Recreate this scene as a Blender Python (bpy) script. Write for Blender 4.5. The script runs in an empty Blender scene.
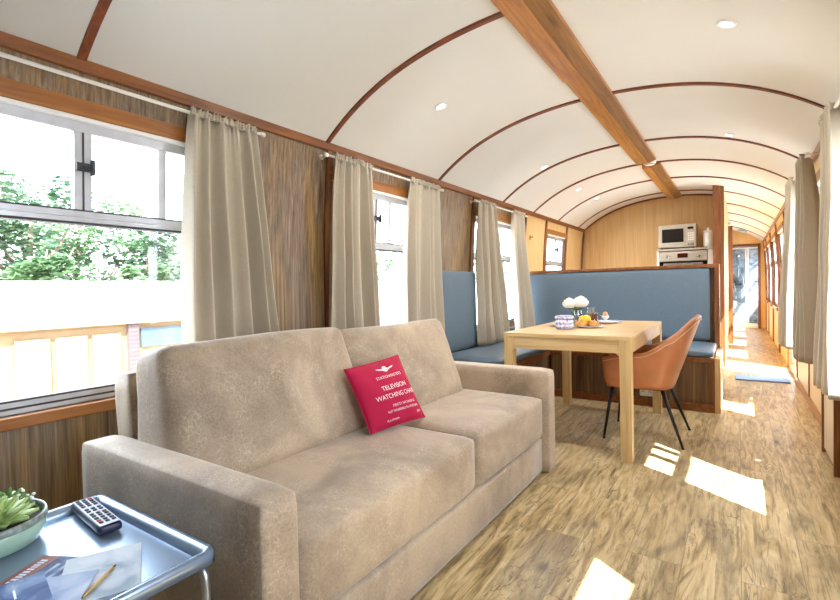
import bpy, bmesh, math, random
from mathutils import Vector, Matrix, noise
random.seed(7)
PI = math.pi
scene = bpy.context.scene
COL = scene.collection

# ------------------------------------------------------------------ colour / materials
def lin(r, g, b):
    f = lambda c: (c/255/12.92) if c/255 <= .04045 else ((c/255+.055)/1.055)**2.4
    return (f(r), f(g), f(b), 1.0)

class NT:
    def __init__(self, name):
        self.m = bpy.data.materials.new(name); self.m.use_nodes = True
        self.t = self.m.node_tree; self.t.nodes.clear()
        self.out = self.n('ShaderNodeOutputMaterial')
    def n(self, typ, **kw):
        nd = self.t.nodes.new(typ)
        for k, v in kw.items(): setattr(nd, k, v)
        return nd
    def l(self, a, b): self.t.links.new(a, b)
    def coords(self, scale=(1, 1, 1), rot=(0, 0, 0)):
        tc = self.n('ShaderNodeTexCoord'); mp = self.n('ShaderNodeMapping')
        mp.inputs['Scale'].default_value = scale; mp.inputs['Rotation'].default_value = rot
        self.l(tc.outputs['Object'], mp.inputs['Vector']); return mp.outputs['Vector']
    def noise(self, vec, scale=5, detail=4, rough=.5, dist=0):
        nd = self.n('ShaderNodeTexNoise'); nd.inputs['Scale'].default_value = scale
        nd.inputs['Detail'].default_value = detail; nd.inputs['Roughness'].default_value = rough
        nd.inputs['Distortion'].default_value = dist; self.l(vec, nd.inputs['Vector']); return nd
    def ramp(self, fac, stops):
        r = self.n('ShaderNodeValToRGB'); e = r.color_ramp.elements
        e[0].position, e[0].color = stops[0]; e[1].position, e[1].color = stops[-1]
        for p, c in stops[1:-1]:
            q = e.new(p); q.color = c
        self.l(fac, r.inputs['Fac']); return r.outputs['Color']
    def mix(self, a, b, fac, mode='MIX'):
        x = self.n('ShaderNodeMix', data_type='RGBA', blend_type=mode)
        for s, v in ((x.inputs[0], fac), (x.inputs[6], a), (x.inputs[7], b)):
            if hasattr(v, 'is_output'): self.l(v, s)
            else: s.default_value = v
        return x.outputs[2]
    def bsdf(self, color, rough=.5, metal=0, bump=None, bstr=.2, bdist=.01, **kw):
        b = self.n('ShaderNodeBsdfPrincipled')
        if hasattr(color, 'is_output'): self.l(color, b.inputs['Base Color'])
        else: b.inputs['Base Color'].default_value = color
        if hasattr(rough, 'is_output'): self.l(rough, b.inputs['Roughness'])
        else: b.inputs['Roughness'].default_value = rough
        b.inputs['Metallic'].default_value = metal
        for k, v in kw.items(): b.inputs[k.replace('_', ' ')].default_value = v
        if bump is not None:
            bp = self.n('ShaderNodeBump'); bp.inputs['Strength'].default_value = bstr
            bp.inputs['Distance'].default_value = bdist
            self.l(bump, bp.inputs['Height']); self.l(bp.outputs['Normal'], b.inputs['Normal'])
        self.l(b.outputs[0], self.out.inputs[0]); return b

def plain(name, c, rough=.5, metal=0, var=.08, scale=12, bstr=.0, **kw):
    k = NT(name); v = k.coords(); nz = k.noise(v, scale, 4)
    a = tuple(x*(1-var) for x in c[:3])+(1,); b = tuple(min(1, x*(1+var)) for x in c[:3])+(1,)
    k.bsdf(k.ramp(nz.outputs['Fac'], [(.3, a), (.7, b)]), rough, metal, bump=nz.outputs['Fac'] if bstr else None, bstr=bstr or .1, **kw)
    return k.m

def wood(name, stops, axis='z', grain=28, stretch=.05, rough=.45, patch=None, pscale=1.2, bstr=.08, coat=0.0):
    k = NT(name)
    s = {'x': (stretch, 1, 1), 'y': (1, stretch, 1), 'z': (1, 1, stretch)}[axis]
    v = k.coords(s); n1 = k.noise(v, grain, 6, .6, .6)
    c = k.ramp(n1.outputs['Fac'], stops)
    if patch:
        s2 = {'x': (.25, 1, 1), 'y': (1, .25, 1), 'z': (1, 1, .25)}[axis]
        n2 = k.noise(k.coords(s2), pscale*3, 3, .5, .4)
        f = k.ramp(n2.outputs['Fac'], [(.42, (0, 0, 0, 1)), (.62, (1, 1, 1, 1))])
        c = k.mix(c, k.mix(c, patch, .6), f)
    k.bsdf(c, rough, bump=n1.outputs['Fac'], bstr=bstr, bdist=.003, Coat_Weight=coat)
    return k.m

M = {}
# dark grey-brown vertical grain wall panelling
def panel_mat():
    k = NT('grey_brown_wood_panel')
    n1 = k.noise(k.coords((1, 1, .03)), 72, 6, .68, .4)
    n2 = k.noise(k.coords((1, 1, .18)), 5.0, 4, .6, .8)
    c1 = k.ramp(n1.outputs['Fac'], [(.28, lin(72, 56, 42)), (.45, lin(114, 95, 76)), (.6, lin(144, 124, 102)), (.78, lin(178, 158, 132))])
    c2 = k.ramp(n1.outputs['Fac'], [(.3, lin(90, 64, 36)), (.5, lin(150, 116, 70)), (.72, lin(186, 154, 102))])
    f = k.ramp(n2.outputs['Fac'], [(.44, (0, 0, 0, 1)), (.64, (.9, .9, .9, 1))])
    k.bsdf(k.mix(c1, c2, f), .42, bump=n1.outputs['Fac'], bstr=.08, bdist=.002)
    return k.m
M['panel'] = panel_mat()
M['bench_panel'] = wood('brown_bench_wood_panel', [(.3, lin(70, 48, 30)), (.5, lin(112, 84, 58)), (.75, lin(150, 120, 86))], 'z', 46, .03, .4)
M['lightwood'] = wood('light_maple_panel', [(.3, lin(206, 168, 110)), (.55, lin(218, 184, 130)), (.75, lin(228, 197, 146))], 'z', 40, .03, .42, bstr=.03)
M['cream'] = wood('pale_cream_panel', [(.3, lin(206, 188, 164)), (.7, lin(222, 206, 184))], 'z', 30, .05, .45, bstr=.03)
M['mahog'] = wood('mahogany_trim', [(.3, lin(100, 52, 18)), (.5, lin(130, 74, 28)), (.7, lin(154, 94, 44))], 'y', 40, .06, .35, bstr=.04, coat=.2)
M['mahogz'] = wood('mahogany_upright', [(.3, lin(94, 50, 24)), (.5, lin(122, 72, 38)), (.7, lin(144, 92, 54))], 'z', 40, .06, .35, bstr=.04, coat=.2)
M['rib'] = wood('dark_red_rib_wood', [(.3, lin(92, 40, 14)), (.5, lin(118, 56, 22)), (.7, lin(138, 70, 30))], 'x', 30, .1, .4, bstr=.03)
M['header'] = wood('honey_oak_header', [(.3, lin(128, 74, 24)), (.5, lin(160, 100, 40)), (.72, lin(182, 122, 56))], 'y', 34, .06, .35, bstr=.04, coat=.2)
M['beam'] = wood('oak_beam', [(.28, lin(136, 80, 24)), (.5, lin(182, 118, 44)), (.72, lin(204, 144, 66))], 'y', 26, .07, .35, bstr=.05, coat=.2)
M['beamshade'] = wood('oak_beam_shaded_bevel', [(.28, lin(104, 66, 28)), (.5, lin(140, 96, 46)), (.72, lin(164, 116, 62))], 'y', 30, .06, .4, bstr=.05)  # darker copy of the beam oak: the bevel's shade is put into its colour
M['oak'] = wood('pale_oak_table', [(.28, lin(182, 146, 92)), (.5, lin(202, 169, 116)), (.72, lin(216, 187, 138))], 'x', 30, .06, .42, bstr=.04)
M['oakz'] = wood('pale_oak_leg', [(.28, lin(182, 146, 92)), (.5, lin(202, 169, 116)), (.72, lin(216, 187, 138))], 'z', 34, .06, .42, bstr=.04)
M['ceil'] = plain('ceiling_paint', lin(236, 233, 226), .55, var=.01, scale=3)
M['alu'] = plain('aluminium_frame', lin(196, 199, 206), .35, .5, var=.06, scale=20)
M['gasket'] = plain('dark_window_seal', lin(62, 60, 68), .6)
M['chrome'] = plain('brushed_steel', lin(205, 207, 212), .25, 1.0, var=.04, scale=30)
M['silver'] = plain('silver_enamel_tray', lin(150, 168, 192), .25, .5, var=.03, scale=4)
M['silverleg'] = plain('silver_tube', lin(196, 200, 206), .3, .8)
M['black'] = plain('black_metal', lin(24, 24, 26), .4, .3)
M['white'] = plain('white_enamel', lin(238, 238, 236), .35, var=.015)
M['whitemat'] = plain('white_rod_paint', lin(232, 228, 220), .4, var=.02)

def glass_mat(name, tint, refl=.06):
    k = NT(name); tr = k.n('ShaderNodeBsdfTransparent'); tr.inputs[0].default_value = tint
    gl = k.n('ShaderNodeBsdfGlossy'); gl.inputs['Roughness'].default_value = .02
    nz = k.noise(k.coords(), 2, 2); r = k.ramp(nz.outputs['Fac'], [(0, (.9, .95, 1, 1)), (1, (1, 1, 1, 1))])
    k.l(r, gl.inputs['Color'])
    mx = k.n('ShaderNodeMixShader'); mx.inputs[0].default_value = refl
    k.l(tr.outputs[0], mx.inputs[1]); k.l(gl.outputs[0], mx.inputs[2]); k.l(mx.outputs[0], k.out.inputs[0])
    return k.m
M['glass'] = glass_mat('window_glass', (.97, .985, .99, 1), .04)
M['clearglass'] = glass_mat('clear_glass', (.88, .92, .93, 1), .12)

def floor_mat():
    k = NT('oak_plank_floor')
    tc = k.n('ShaderNodeTexCoord'); sep = k.n('ShaderNodeSeparateXYZ'); k.l(tc.outputs['Object'], sep.inputs[0])
    cb = k.n('ShaderNodeCombineXYZ'); k.l(sep.outputs[1], cb.inputs[0]); k.l(sep.outputs[0], cb.inputs[1])
    br = k.n('ShaderNodeTexBrick'); k.l(cb.outputs[0], br.inputs['Vector'])
    br.offset = .37; br.inputs['Scale'].default_value = 1; br.inputs['Brick Width'].default_value = 1.25
    br.inputs['Row Height'].default_value = .19; br.inputs['Mortar Size'].default_value = .0014
    br.inputs['Mortar Smooth'].default_value = .3
    br.inputs['Color1'].default_value = (0, 0, 0, 1); br.inputs['Color2'].default_value = (1, 1, 1, 1)
    br.inputs['Mortar'].default_value = (.5, .5, .5, 1)
    # per-plank shift of the grain
    sh = k.n('ShaderNodeVectorMath', operation='MULTIPLY_ADD'); k.l(br.outputs['Color'], sh.inputs[0])
    sh.inputs[1].default_value = (7, 13, 5); k.l(tc.outputs['Object'], sh.inputs[2])
    def mp(s):
        m = k.n('ShaderNodeMapping'); m.inputs['Scale'].default_value = s; k.l(sh.outputs[0], m.inputs[0]); return m.outputs[0]
    n1 = k.noise(mp((1, .13, 1)), 17, 7, .62, 1.6)          # grain
    n2 = k.noise(mp((1, .36, 1)), 4.2, 5, .62, 1.2)         # dark weathered patches
    n3 = k.noise(mp((1, .07, 1)), 70, 3, .6, .5)            # fine streaks
    vk = k.n('ShaderNodeTexVoronoi'); k.l(mp((1, .55, 1)), vk.inputs['Vector']); vk.inputs['Scale'].default_value = 3.2
    base = k.ramp(n1.outputs['Fac'], [(.28, lin(116, 94, 62)), (.41, lin(170, 144, 98)), (.53, lin(200, 175, 128)), (.7, lin(222, 202, 160))])
    tone = k.mix(base, k.mix(base, lin(150, 132, 104), .35), br.outputs['Color'])
    dk = k.ramp(n2.outputs['Fac'], [(.5, (0, 0, 0, 1)), (.68, (1, 1, 1, 1))])
    c = k.mix(tone, k.mix(tone, lin(96, 84, 68), .55), dk)
    st = k.ramp(n3.outputs['Fac'], [(.36, (1, 1, 1, 1)), (.46, (0, 0, 0, 1))])
    c = k.mix(c, k.mix(c, lin(84, 68, 48), .55), st)
    n4 = k.noise(mp((1, .2, 1)), 5.5, 4, .55, 1.0); n5 = k.noise(mp((1, .5, 1)), 3.0, 3, .5, .5)
    mu = k.n('ShaderNodeMath', operation='MULTIPLY'); k.l(n4.outputs['Fac'], mu.inputs[0]); mu.inputs[1].default_value = 15
    pp = k.n('ShaderNodeMath', operation='PINGPONG'); k.l(mu.outputs[0], pp.inputs[0]); pp.inputs[1].default_value = .5
    cr_ = k.ramp(pp.outputs[0], [(.0, (1, 1, 1, 1)), (.11, (0, 0, 0, 1))])
    ms = k.ramp(n5.outputs['Fac'], [(.44, (0, 0, 0, 1)), (.6, (1, 1, 1, 1))])
    c = k.mix(c, lin(82, 66, 42), k.mix((0, 0, 0, 1), k.mix((0, 0, 0, 1), cr_, ms), .8))
    kn = k.ramp(vk.outputs['Distance'], [(.03, (1, 1, 1, 1)), (.1, (0, 0, 0, 1))])
    c = k.mix(c, lin(70, 58, 46), k.mix((0, 0, 0, 1), kn, .75))
    mo = k.n('ShaderNodeMath', operation='MULTIPLY'); k.l(br.outputs['Fac'], mo.inputs[0]); mo.inputs[1].default_value = .55
    c = k.mix(c, lin(70, 58, 44), mo.outputs[0])
    k.bsdf(c, .36, bump=n1.outputs['Fac'], bstr=.06, bdist=.002)
    return k.m
M['floor'] = floor_mat()

def sofa_mat():
    k = NT('distressed_taupe_fabric')
    v = k.coords(); n0 = k.noise(v, 3.2, 4, .6, .6)
    c = k.ramp(n0.outputs['Fac'], [(.34, lin(130, 112, 94)), (.5, lin(160, 141, 120)), (.66, lin(186, 167, 142))])
    nw = k.noise(v, 11, 3, .6)
    mx = k.n('ShaderNodeVectorMath', operation='MULTIPLY_ADD'); k.l(nw.outputs['Color'], mx.inputs[0]); mx.inputs[1].default_value = (.09, .09, .09); k.l(v, mx.inputs[2])
    vo = k.n('ShaderNodeTexVoronoi', feature='DISTANCE_TO_EDGE'); vo.inputs['Scale'].default_value = 62; k.l(mx.outputs[0], vo.inputs['Vector'])
    n2 = k.noise(v, 9, 3, .6)
    ln = k.ramp(vo.outputs['Distance'], [(.0, (1, 1, 1, 1)), (.07, (0, 0, 0, 1))])
    msk = k.ramp(n2.outputs['Fac'], [(.42, (0, 0, 0, 1)), (.66, (1, 1, 1, 1))])
    f = k.mix((0, 0, 0, 1), ln, msk)
    c2 = k.mix(c, lin(226, 210, 186), k.mix((0, 0, 0, 1), f, .55))
    n3 = k.noise(v, 130, 3, .7)
    c3 = k.mix(c2, k.ramp(n3.outputs['Fac'], [(.3, lin(128, 108, 90)), (.7, lin(216, 196, 170))]), .22)
    k.bsdf(c3, .62, bump=n3.outputs['Fac'], bstr=.12, bdist=.003, Sheen_Weight=.35, Sheen_Roughness=.4)
    return k.m
M['sofa'] = sofa_mat()

def cloth(name, c, weave=220, var=.1, rough=.85, sheen=.1, translu=0.0):
    k = NT(name); v = k.coords((1, 1, 1)); a = k.noise(k.coords((1, 1, .15)), weave, 2, .6); b = k.noise(k.coords((.2, .2, 1)), weave, 2, .6)
    n0 = k.noise(v, 4, 3)
    d = tuple(x*(1-var*1.6) for x in c[:3])+(1,); e = tuple(min(1, x*(1+var)) for x in c[:3])+(1,)
    c1 = k.ramp(a.outputs['Fac'], [(.3, d), (.7, e)]); c2 = k.ramp(b.outputs['Fac'], [(.3, d), (.7, e)])
    cc = k.mix(k.mix(c1, c2, .5), c, .3)
    cc = k.mix(cc, k.mix(cc, d, .5), n0.outputs['Fac'])
    bs = k.bsdf(cc, rough, bump=a.outputs['Fac'], bstr=.1, bdist=.002, Sheen_Weight=sheen)
    if translu:
        t = k.n('ShaderNodeBsdfTranslucent'); k.l(cc, t.inputs[0]); mx = k.n('ShaderNodeMixShader'); mx.inputs[0].default_value = translu
        k.l(bs.outputs[0], mx.inputs[1]); k.l(t.outputs[0], mx.inputs[2]); k.l(mx.outputs[0], k.out.inputs[0])
    return k.m
M['curtain'] = cloth('oatmeal_linen_curtain', lin(194, 184, 166), 190, .07, .9, .1, .03)
M['blue'] = cloth('slate_blue_upholstery', lin(102, 121, 138), 260, .14, .8, .1)
M['bluevinyl'] = cloth('slate_blue_seat_cover', lin(98, 116, 132), 200, .08, .38, .0)
M['red'] = cloth('crimson_cushion_cotton', lin(180, 0, 62), 300, .05, .85, .0)
M['print'] = plain('white_cushion_print', lin(246, 226, 230), .7, var=.02)
M['leather'] = plain('tan_leather', lin(176, 112, 72), .4, var=.14, scale=5, bstr=.03)
M['leatherin'] = plain('dark_brown_leather', lin(108, 62, 36), .45, var=.16, scale=6, bstr=.03)
M['stitch'] = plain('pale_stitching', lin(214, 170, 130), .6)
M['navy'] = plain('navy_black_plastic', lin(30, 32, 62), .35)
M['keys'] = plain('grey_remote_face', lin(176, 178, 190), .4, var=.05)
M['keydark'] = plain('dark_remote_button', lin(44, 46, 66), .45)
M['keyred'] = plain('red_remote_button', lin(190, 60, 50), .45)
M['mint'] = plain('mint_ceramic', lin(170, 200, 180), .25, var=.05, scale=6)
M['pebble'] = plain('grey_pebble_band', lin(150, 160, 152), .3, var=.5, scale=60)
M['soil'] = plain('dark_soil', lin(52, 42, 34), .9, var=.3, scale=60)
M['succ'] = plain('pale_green_succulent', lin(176, 200, 126), .45, var=.2, scale=14)
M['succ2'] = plain('fresh_green_leaf', lin(104, 156, 74), .5, var=.25, scale=20)
M['petal'] = plain('white_petal', lin(248, 246, 242), .6, var=.02)
M['stem'] = plain('green_stem', lin(76, 110, 44), .6, var=.2)
M['paper'] = plain('white_paper', lin(214, 218, 228), .45, var=.03)
M['pencil'] = plain('gold_pencil_wood', lin(196, 160, 100), .4)
M['steelblue'] = plain('appliance_steel', lin(196, 190, 178), .35, .35, var=.05, scale=20)
M['darkglass'] = plain('dark_appliance_glass', lin(26, 22, 20), .08)
M['display'] = plain('dark_red_display', lin(60, 14, 10), .2)
M['porc'] = plain('white_porcelain', lin(240, 242, 246), .2, var=.015)
M['yellow'] = plain('yellow_fruit', lin(244, 204, 60), .45, var=.08)
M['pastry'] = plain('golden_pastry', lin(214, 150, 72), .55, var=.22, scale=30, bstr=.2)
M['tea'] = plain('red_brown_tea', lin(112, 30, 14), .15)
M['egg'] = plain('brown_eggshell', lin(226, 174, 134), .5)
M['matblue'] = cloth('blue_doormat_pile', lin(128, 150, 192), 200, .15, .95, .2)
M['marble'] = NT('pale_marble_shower_panel'); 
def marble():
    k = M['marble']; n = k.noise(k.coords(), 3.2, 7, .7, 2.2)
    k.bsdf(k.ramp(n.outputs['Fac'], [(.4, lin(100, 110, 124)), (.5, lin(146, 156, 166)), (.62, lin(180, 188, 194))]), .2); return k.m
M['marble'] = marble()

def photo_print(name, stops, scale, rot):
    k = NT(name); n = k.noise(k.coords((1, 1, 1), rot), scale, 3, .5, 1.0)
    k.bsdf(k.ramp(n.outputs['Fac'], stops), .6, Specular_IOR_Level=.15); return k.m
M['brochblue'] = photo_print('blue_landscape_print', [(.35, lin(34, 58, 108)), (.5, lin(66, 94, 146)), (.62, lin(120, 142, 180)), (.74, lin(186, 194, 210))], 9, (0, 0, .6))
M['brochgrey'] = photo_print('steel_blue_print', [(.35, lin(50, 62, 96)), (.5, lin(86, 98, 132)), (.7, lin(140, 144, 164))], 16, (0, 0, .2))
M['brochpale'] = photo_print('pale_sky_print', [(.35, lin(108, 130, 172)), (.5, lin(156, 172, 202)), (.7, lin(196, 202, 216))], 8, (0, 0, 1.2))
M['brochwhite'] = photo_print('white_magazine_cover', [(.36, lin(140, 158, 178)), (.48, lin(184, 194, 206)), (.62, lin(206, 212, 220))], 7, (0, 0, .3))
M['brochbrown'] = plain('rust_brown_print', lin(120, 50, 34), .6)
def tin_mat():
    k = NT('blue_and_white_tin_print'); tc = k.n('ShaderNodeTexCoord')
    w = k.n('ShaderNodeTexWave', wave_type='BANDS', bands_direction='Z'); w.inputs['Scale'].default_value = 11; w.inputs['Distortion'].default_value = 1.2
    k.l(tc.outputs['Object'], w.inputs['Vector']); n = k.noise(tc.outputs['Object'], 60, 2)
    c1 = k.ramp(w.outputs['Fac'], [(.35, lin(232, 232, 244)), (.6, lin(120, 120, 184))])
    c2 = k.ramp(n.outputs['Fac'], [(.42, lin(92, 92, 160)), (.55, lin(236, 236, 246))])
    k.bsdf(k.mix(c1, c2, .5), .3); return k.m
M['tin'] = tin_mat()
def leaf_mat(name, c1, c2):
    k = NT(name); n = k.noise(k.coords(), 1.3, 4, .6)
    c = k.ramp(n.outputs['Fac'], [(.35, c1), (.65, c2)])
    b = k.bsdf(c, .32); t = k.n('ShaderNodeBsdfTranslucent'); k.l(c, t.inputs[0]); mx = k.n('ShaderNodeMixShader'); mx.inputs[0].default_value = .3
    k.l(b.outputs[0], mx.inputs[1]); k.l(t.outputs[0], mx.inputs[2]); k.l(mx.outputs[0], k.out.inputs[0]); return k.m
M['leaf'] = leaf_mat('garden_tree_leaf', lin(48, 76, 56), lin(100, 126, 92))
M['leafpale'] = leaf_mat('pale_tree_leaf', lin(70, 100, 70), lin(116, 144, 102))
M['bark'] = plain('tree_bark', lin(96, 82, 68), .9, var=.25)
M['gravel'] = plain('pale_platform_gravel', lin(176, 176, 174), .9, var=.1, scale=4)
M['render'] = plain('pale_beige_render', lin(128, 104, 74), .85, var=.06, scale=3)
M['roof'] = plain('pale_roof_sheet', lin(190, 186, 182), .8, var=.04)
M['brick'] = NT('red_grey_brick')
def brick():
    k = M['brick']; b = k.n('ShaderNodeTexBrick'); b.inputs['Scale'].default_value = 9; k.l(k.coords((1, 1, 1), (PI/2, 0, PI/2)), b.inputs['Vector'])
    b.inputs['Color1'].default_value = lin(84, 58, 56); b.inputs['Color2'].default_value = lin(70, 54, 58); b.inputs['Mortar'].default_value = lin(120, 110, 108)
    k.bsdf(b.outputs['Color'], .85); return k.m
M['brick'] = brick()
M['wglass'] = plain('blue_grey_window_glass', lin(62, 84, 104), .15)
def emis(name, c, s):
    k = NT(name); n = k.noise(k.coords(), 3, 1); e = k.n('ShaderNodeEmission'); e.inputs['Strength'].default_value = s
    k.l(k.ramp(n.outputs['Fac'], [(0, c), (1, c)]), e.inputs[0]); k.l(e.outputs[0], k.out.inputs[0]); return k.m
M['lamp'] = emis('lit_lamp_lens', (1, .95, .86, 1), 6)

# ------------------------------------------------------------------ object helpers
def tag(o, label=None, cat=None, group=None, kind=None):
    if label: o['label'] = label
    if cat: o['category'] = cat
    if group: o['group'] = group
    if kind: o['kind'] = kind
    return o
def empty(name, loc=(0, 0, 0), rz=0, label=None, cat=None, group=None, kind=None):
    o = bpy.data.objects.new(name, None); o.empty_display_size = .05
    o.location = loc; o.rotation_euler = (0, 0, rz); COL.objects.link(o)
    return tag(o, label, cat, group, kind)

class MB:
    """collects geometry for ONE mesh object"""
    def __init__(self): self.v = []; self.f = []; self.mi = []; self.sm = []
    def add(self, vs, fs, mi=0, smooth=False, mx=None):
        o = len(self.v)
        self.v += [(mx @ Vector(p)) if mx is not None else Vector(p) for p in vs]
        self.f += [tuple(i+o for i in f) for f in fs]; self.mi += [mi]*len(fs); self.sm += [smooth]*len(fs); return self
    def box(self, x0, y0, z0, x1, y1, z1, mi=0, mx=None):
        vs = [(x, y, z) for x in (x0, x1) for y in (y0, y1) for z in (z0, z1)]
        fs = [(0, 1, 3, 2), (4, 6, 7, 5), (0, 4, 5, 1), (2, 3, 7, 6), (0, 2, 6, 4), (1, 5, 7, 3)]
        return self.add(vs, fs, mi, False, mx)
    def rbox(self, size, r=.02, puff=(0, 0, 0), n=8, mx=None, mi=0, fn=None):
        """rounded (cushion-like) box centred at the origin; puff bulges the faces along x, y, z"""
        hx, hy, hz = (s/2 for s in size); key = {}; vs = []; fs = []
        ts = [-1]+[-1+2*(i/(n)) for i in range(1, n)]+[1]
        def warp(t, h):   # put extra rows near the edges so the rounding is sampled
            return h*(math.copysign(abs(t)**.7, t))
        def vert(p):
            kk = tuple(round(c, 5) for c in p)
            if kk in key: return key[kk]
            q = Vector((warp(p[0], hx), warp(p[1], hy), warp(p[2], hz)))
            c = Vector((max(-hx+r, min(hx-r, q.x)), max(-hy+r, min(hy-r, q.y)), max(-hz+r, min(hz-r, q.z))))
            d = q-c
            if d.length > 1e-9: q = c+d.normalized()*r
            a, b, e = q.x/hx, q.y/hy, q.z/hz
            fx = max(0, 1-a*a); fy = max(0, 1-b*b); fz = max(0, 1-e*e)
            q = q+Vector((puff[0]*a*(fy*fz)**.5, puff[1]*b*(fx*fz)**.5, puff[2]*e*(fx*fy)**.5))
            if fn: q = fn(q)
            key[kk] = len(vs); vs.append(q); return key[kk]
        for ax in range(3):
            for sg in (-1, 1):
                for i in range(len(ts)-1):
                    for j in range(len(ts)-1):
                        quad = []
                        for (a, b) in ((ts[i], ts[j]), (ts[i+1], ts[j]), (ts[i+1], ts[j+1]), (ts[i], ts[j+1])):
                            p = [0, 0, 0]; p[ax] = sg; p[(ax+1) % 3] = a; p[(ax+2) % 3] = b; quad.append(vert(p))
                        fs.append(tuple(quad) if sg > 0 else tuple(reversed(quad)))
        return self.add(vs, fs, mi, True, mx)
    def tube(self, pts, r, seg=10, cap=True, mi=0, mx=None):
        pts = [Vector(p) for p in pts]; rs = r if isinstance(r, (list, tuple)) else [r]*len(pts)
        vs = []; fs = []; up = None
        for i, p in enumerate(pts):
            t = (pts[min(i+1, len(pts)-1)]-pts[max(i-1, 0)]).normalized()
            if up is None: up = Vector((0, 0, 1)) if abs(t.z) < .9 else Vector((1, 0, 0))
            s = t.cross(up).normalized(); u2 = s.cross(t).normalized(); up = u2
            for k in range(seg):
                a = 2*PI*k/seg; vs.append(p+(s*math.cos(a)+u2*math.sin(a))*rs[i])
        for i in range(len(pts)-1):
            for k in range(seg):
                fs.append((i*seg+k, i*seg+(k+1) % seg, (i+1)*seg+(k+1) % seg, (i+1)*seg+k))
        if cap: fs += [tuple(reversed(range(seg))), tuple(range((len(pts)-1)*seg, len(pts)*seg))]
        return self.add(vs, fs, mi, True, mx)
    def lathe(self, prof, seg=24, mi=0, mx=None):
        vs = []; fs = []; n = len(prof)
        for k in range(seg):
            a = 2*PI*k/seg
            for (r, z) in prof: vs.append((r*math.cos(a), r*math.sin(a), z))
        for k in range(seg):
            for i in range(n-1):
                a = k*n+i; b = ((k+1) % seg)*n+i; fs.append((a, b, b+1, a+1))
        return self.add(vs, fs, mi, True, mx)
    def grid(self, fn, nu, nv, mi=0, smooth=True, closed=False):
        vs = [fn(i/nu, j/nv) for j in range(nv+1) for i in range(nu+1)]
        fs = [(j*(nu+1)+i, j*(nu+1)+i+1, (j+1)*(nu+1)+i+1, (j+1)*(nu+1)+i) for j in range(nv) for i in range(nu)]
        return self.add(vs, fs, mi, smooth)
    def build(self, name, mats, parent=None, bevel=0, solid=0, weld=False, sub=0, autosmooth=None):
        me = bpy.data.meshes.new(name); me.from_pydata([tuple(v) for v in self.v], [], self.f)
        for m in (mats if isinstance(mats, (list, tuple)) else [mats]): me.materials.append(m)
        me.polygons.foreach_set('material_index', self.mi); me.polygons.foreach_set('use_smooth', self.sm)
        bm = bmesh.new(); bm.from_mesh(me)
        if weld: bmesh.ops.remove_doubles(bm, verts=bm.verts, dist=1e-4)
        bmesh.ops.recalc_face_normals(bm, faces=bm.faces)
        bm.to_mesh(me); bm.free()
        o = bpy.data.objects.new(name, me); COL.objects.link(o)
        if parent: o.parent = parent
        if solid: md = o.modifiers.new('solid', 'SOLIDIFY'); md.thickness = solid; md.offset = 0
        if bevel:
            md = o.modifiers.new('bevel', 'BEVEL'); md.width = bevel; md.segments = 2; md.limit_method = 'ANGLE'; md.angle_limit = .7
        if sub: md = o.modifiers.new('sub', 'SUBSURF'); md.levels = md.render_levels = sub
        return o
def T(x, y, z, rx=0, ry=0, rz=0, s=1):
    return Matrix.Translation((x, y, z)) @ Matrix.Rotation(rz, 4, 'Z') @ Matrix.Rotation(ry, 4, 'Y') @ Matrix.Rotation(rx, 4, 'X') @ Matrix.Scale(s, 4)
def copy_tree(o, parent=None):
    c = o.copy(); COL.objects.link(c)
    if parent: c.parent = parent
    for ch in list(o.children): copy_tree(ch, c)
    return c
def struct(mb, name, mats, **kw):
    o = mb.build(name, mats, **kw); o['kind'] = 'structure'; return o

# ------------------------------------------------------------------ carriage shell
Y0, Y1 = -2.6, 13.4
ZC = 1.985                      # ceiling springing height
def XL(z): return -2.16+.06*max(0, (z-1.0)/.985)**2
def XR(z): return .512-.05*max(0, (z-1.0)/.985)**2
def CZ(x):                      # vaulted ceiling
    d = abs(x+.82)*1.285/1.281
    return 2.39-.158*d*d-.0526*d**4
def wbox(mb, side, y0, y1, z0, z1, d0, d1, mi=0):
    """box that follows the curved side wall; d is measured from the wall face into the room"""
    n = max(1, int((z1-z0)/.12)) if z1 > 1.0 else 1
    vs = []
    for i in range(n+1):
        z = z0+(z1-z0)*i/n
        for y in (y0, y1):
            for d in (d0, d1):
                vs.append(((XL(z)+d) if side == 'L' else (XR(z)-d), y, z))
    fs = []
    for i in range(n):
        a = i*4; b = a+4
        fs += [(a, a+1, b+1, b), (a+3, a+2, b+2, b+3), (a+2, a, b, b+2), (a+1, a+3, b+3, b+1)]
    fs += [(0, 2, 3, 1), (n*4, n*4+1, n*4+3, n*4+2)]
    mb.add(vs, fs, mi)

WZ0, WZ1 = .66, 1.775
CENT = [-3.12+1.95*i for i in range(9)]
LW = [(.78, .53), (2.73, .53), (4.68, .53), (6.62, .38)]
RW = [(.72, .53), (2.73, .53), (4.68, .53), (8.2, .5), (9.8, .5), (11.4, .5), (12.7, .4), (13.85, .35)]  # last right window is unseen, added to let daylight onto the shower wall
SPLIT = 5.46
def side_wall(name, side, wins, split, dado=None):
    mb = MB()
    def piece(y0, y1, z0, z1):
        for a, b, mi in ((y0, min(y1, split), 0), (max(y0, split), y1, 1)):
            if b-a > 1e-4: wbox(mb, side, a, b, z0, z1, -.06, 0, mi)
    y = Y0
    for c, h in wins:
        if side == 'R' and y < 6.42 < c: piece(y, 6.42, 0, 2.03); piece(6.42, 7.43, 1.88, 2.03); y = 7.43
        piece(y, c-h, 0, 2.03); piece(c-h, c+h, 0, WZ0); piece(c-h, c+h, WZ1, 2.03); y = c+h
    piece(y, Y1+.9 if side == 'R' else 8.3, 0, 2.03)
    return struct(mb, name, [M['panel'], M['lightwood']])
side_wall('wall_left', 'L', LW, SPLIT)
side_wall('wall_right', 'R', RW, 3.9)

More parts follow.
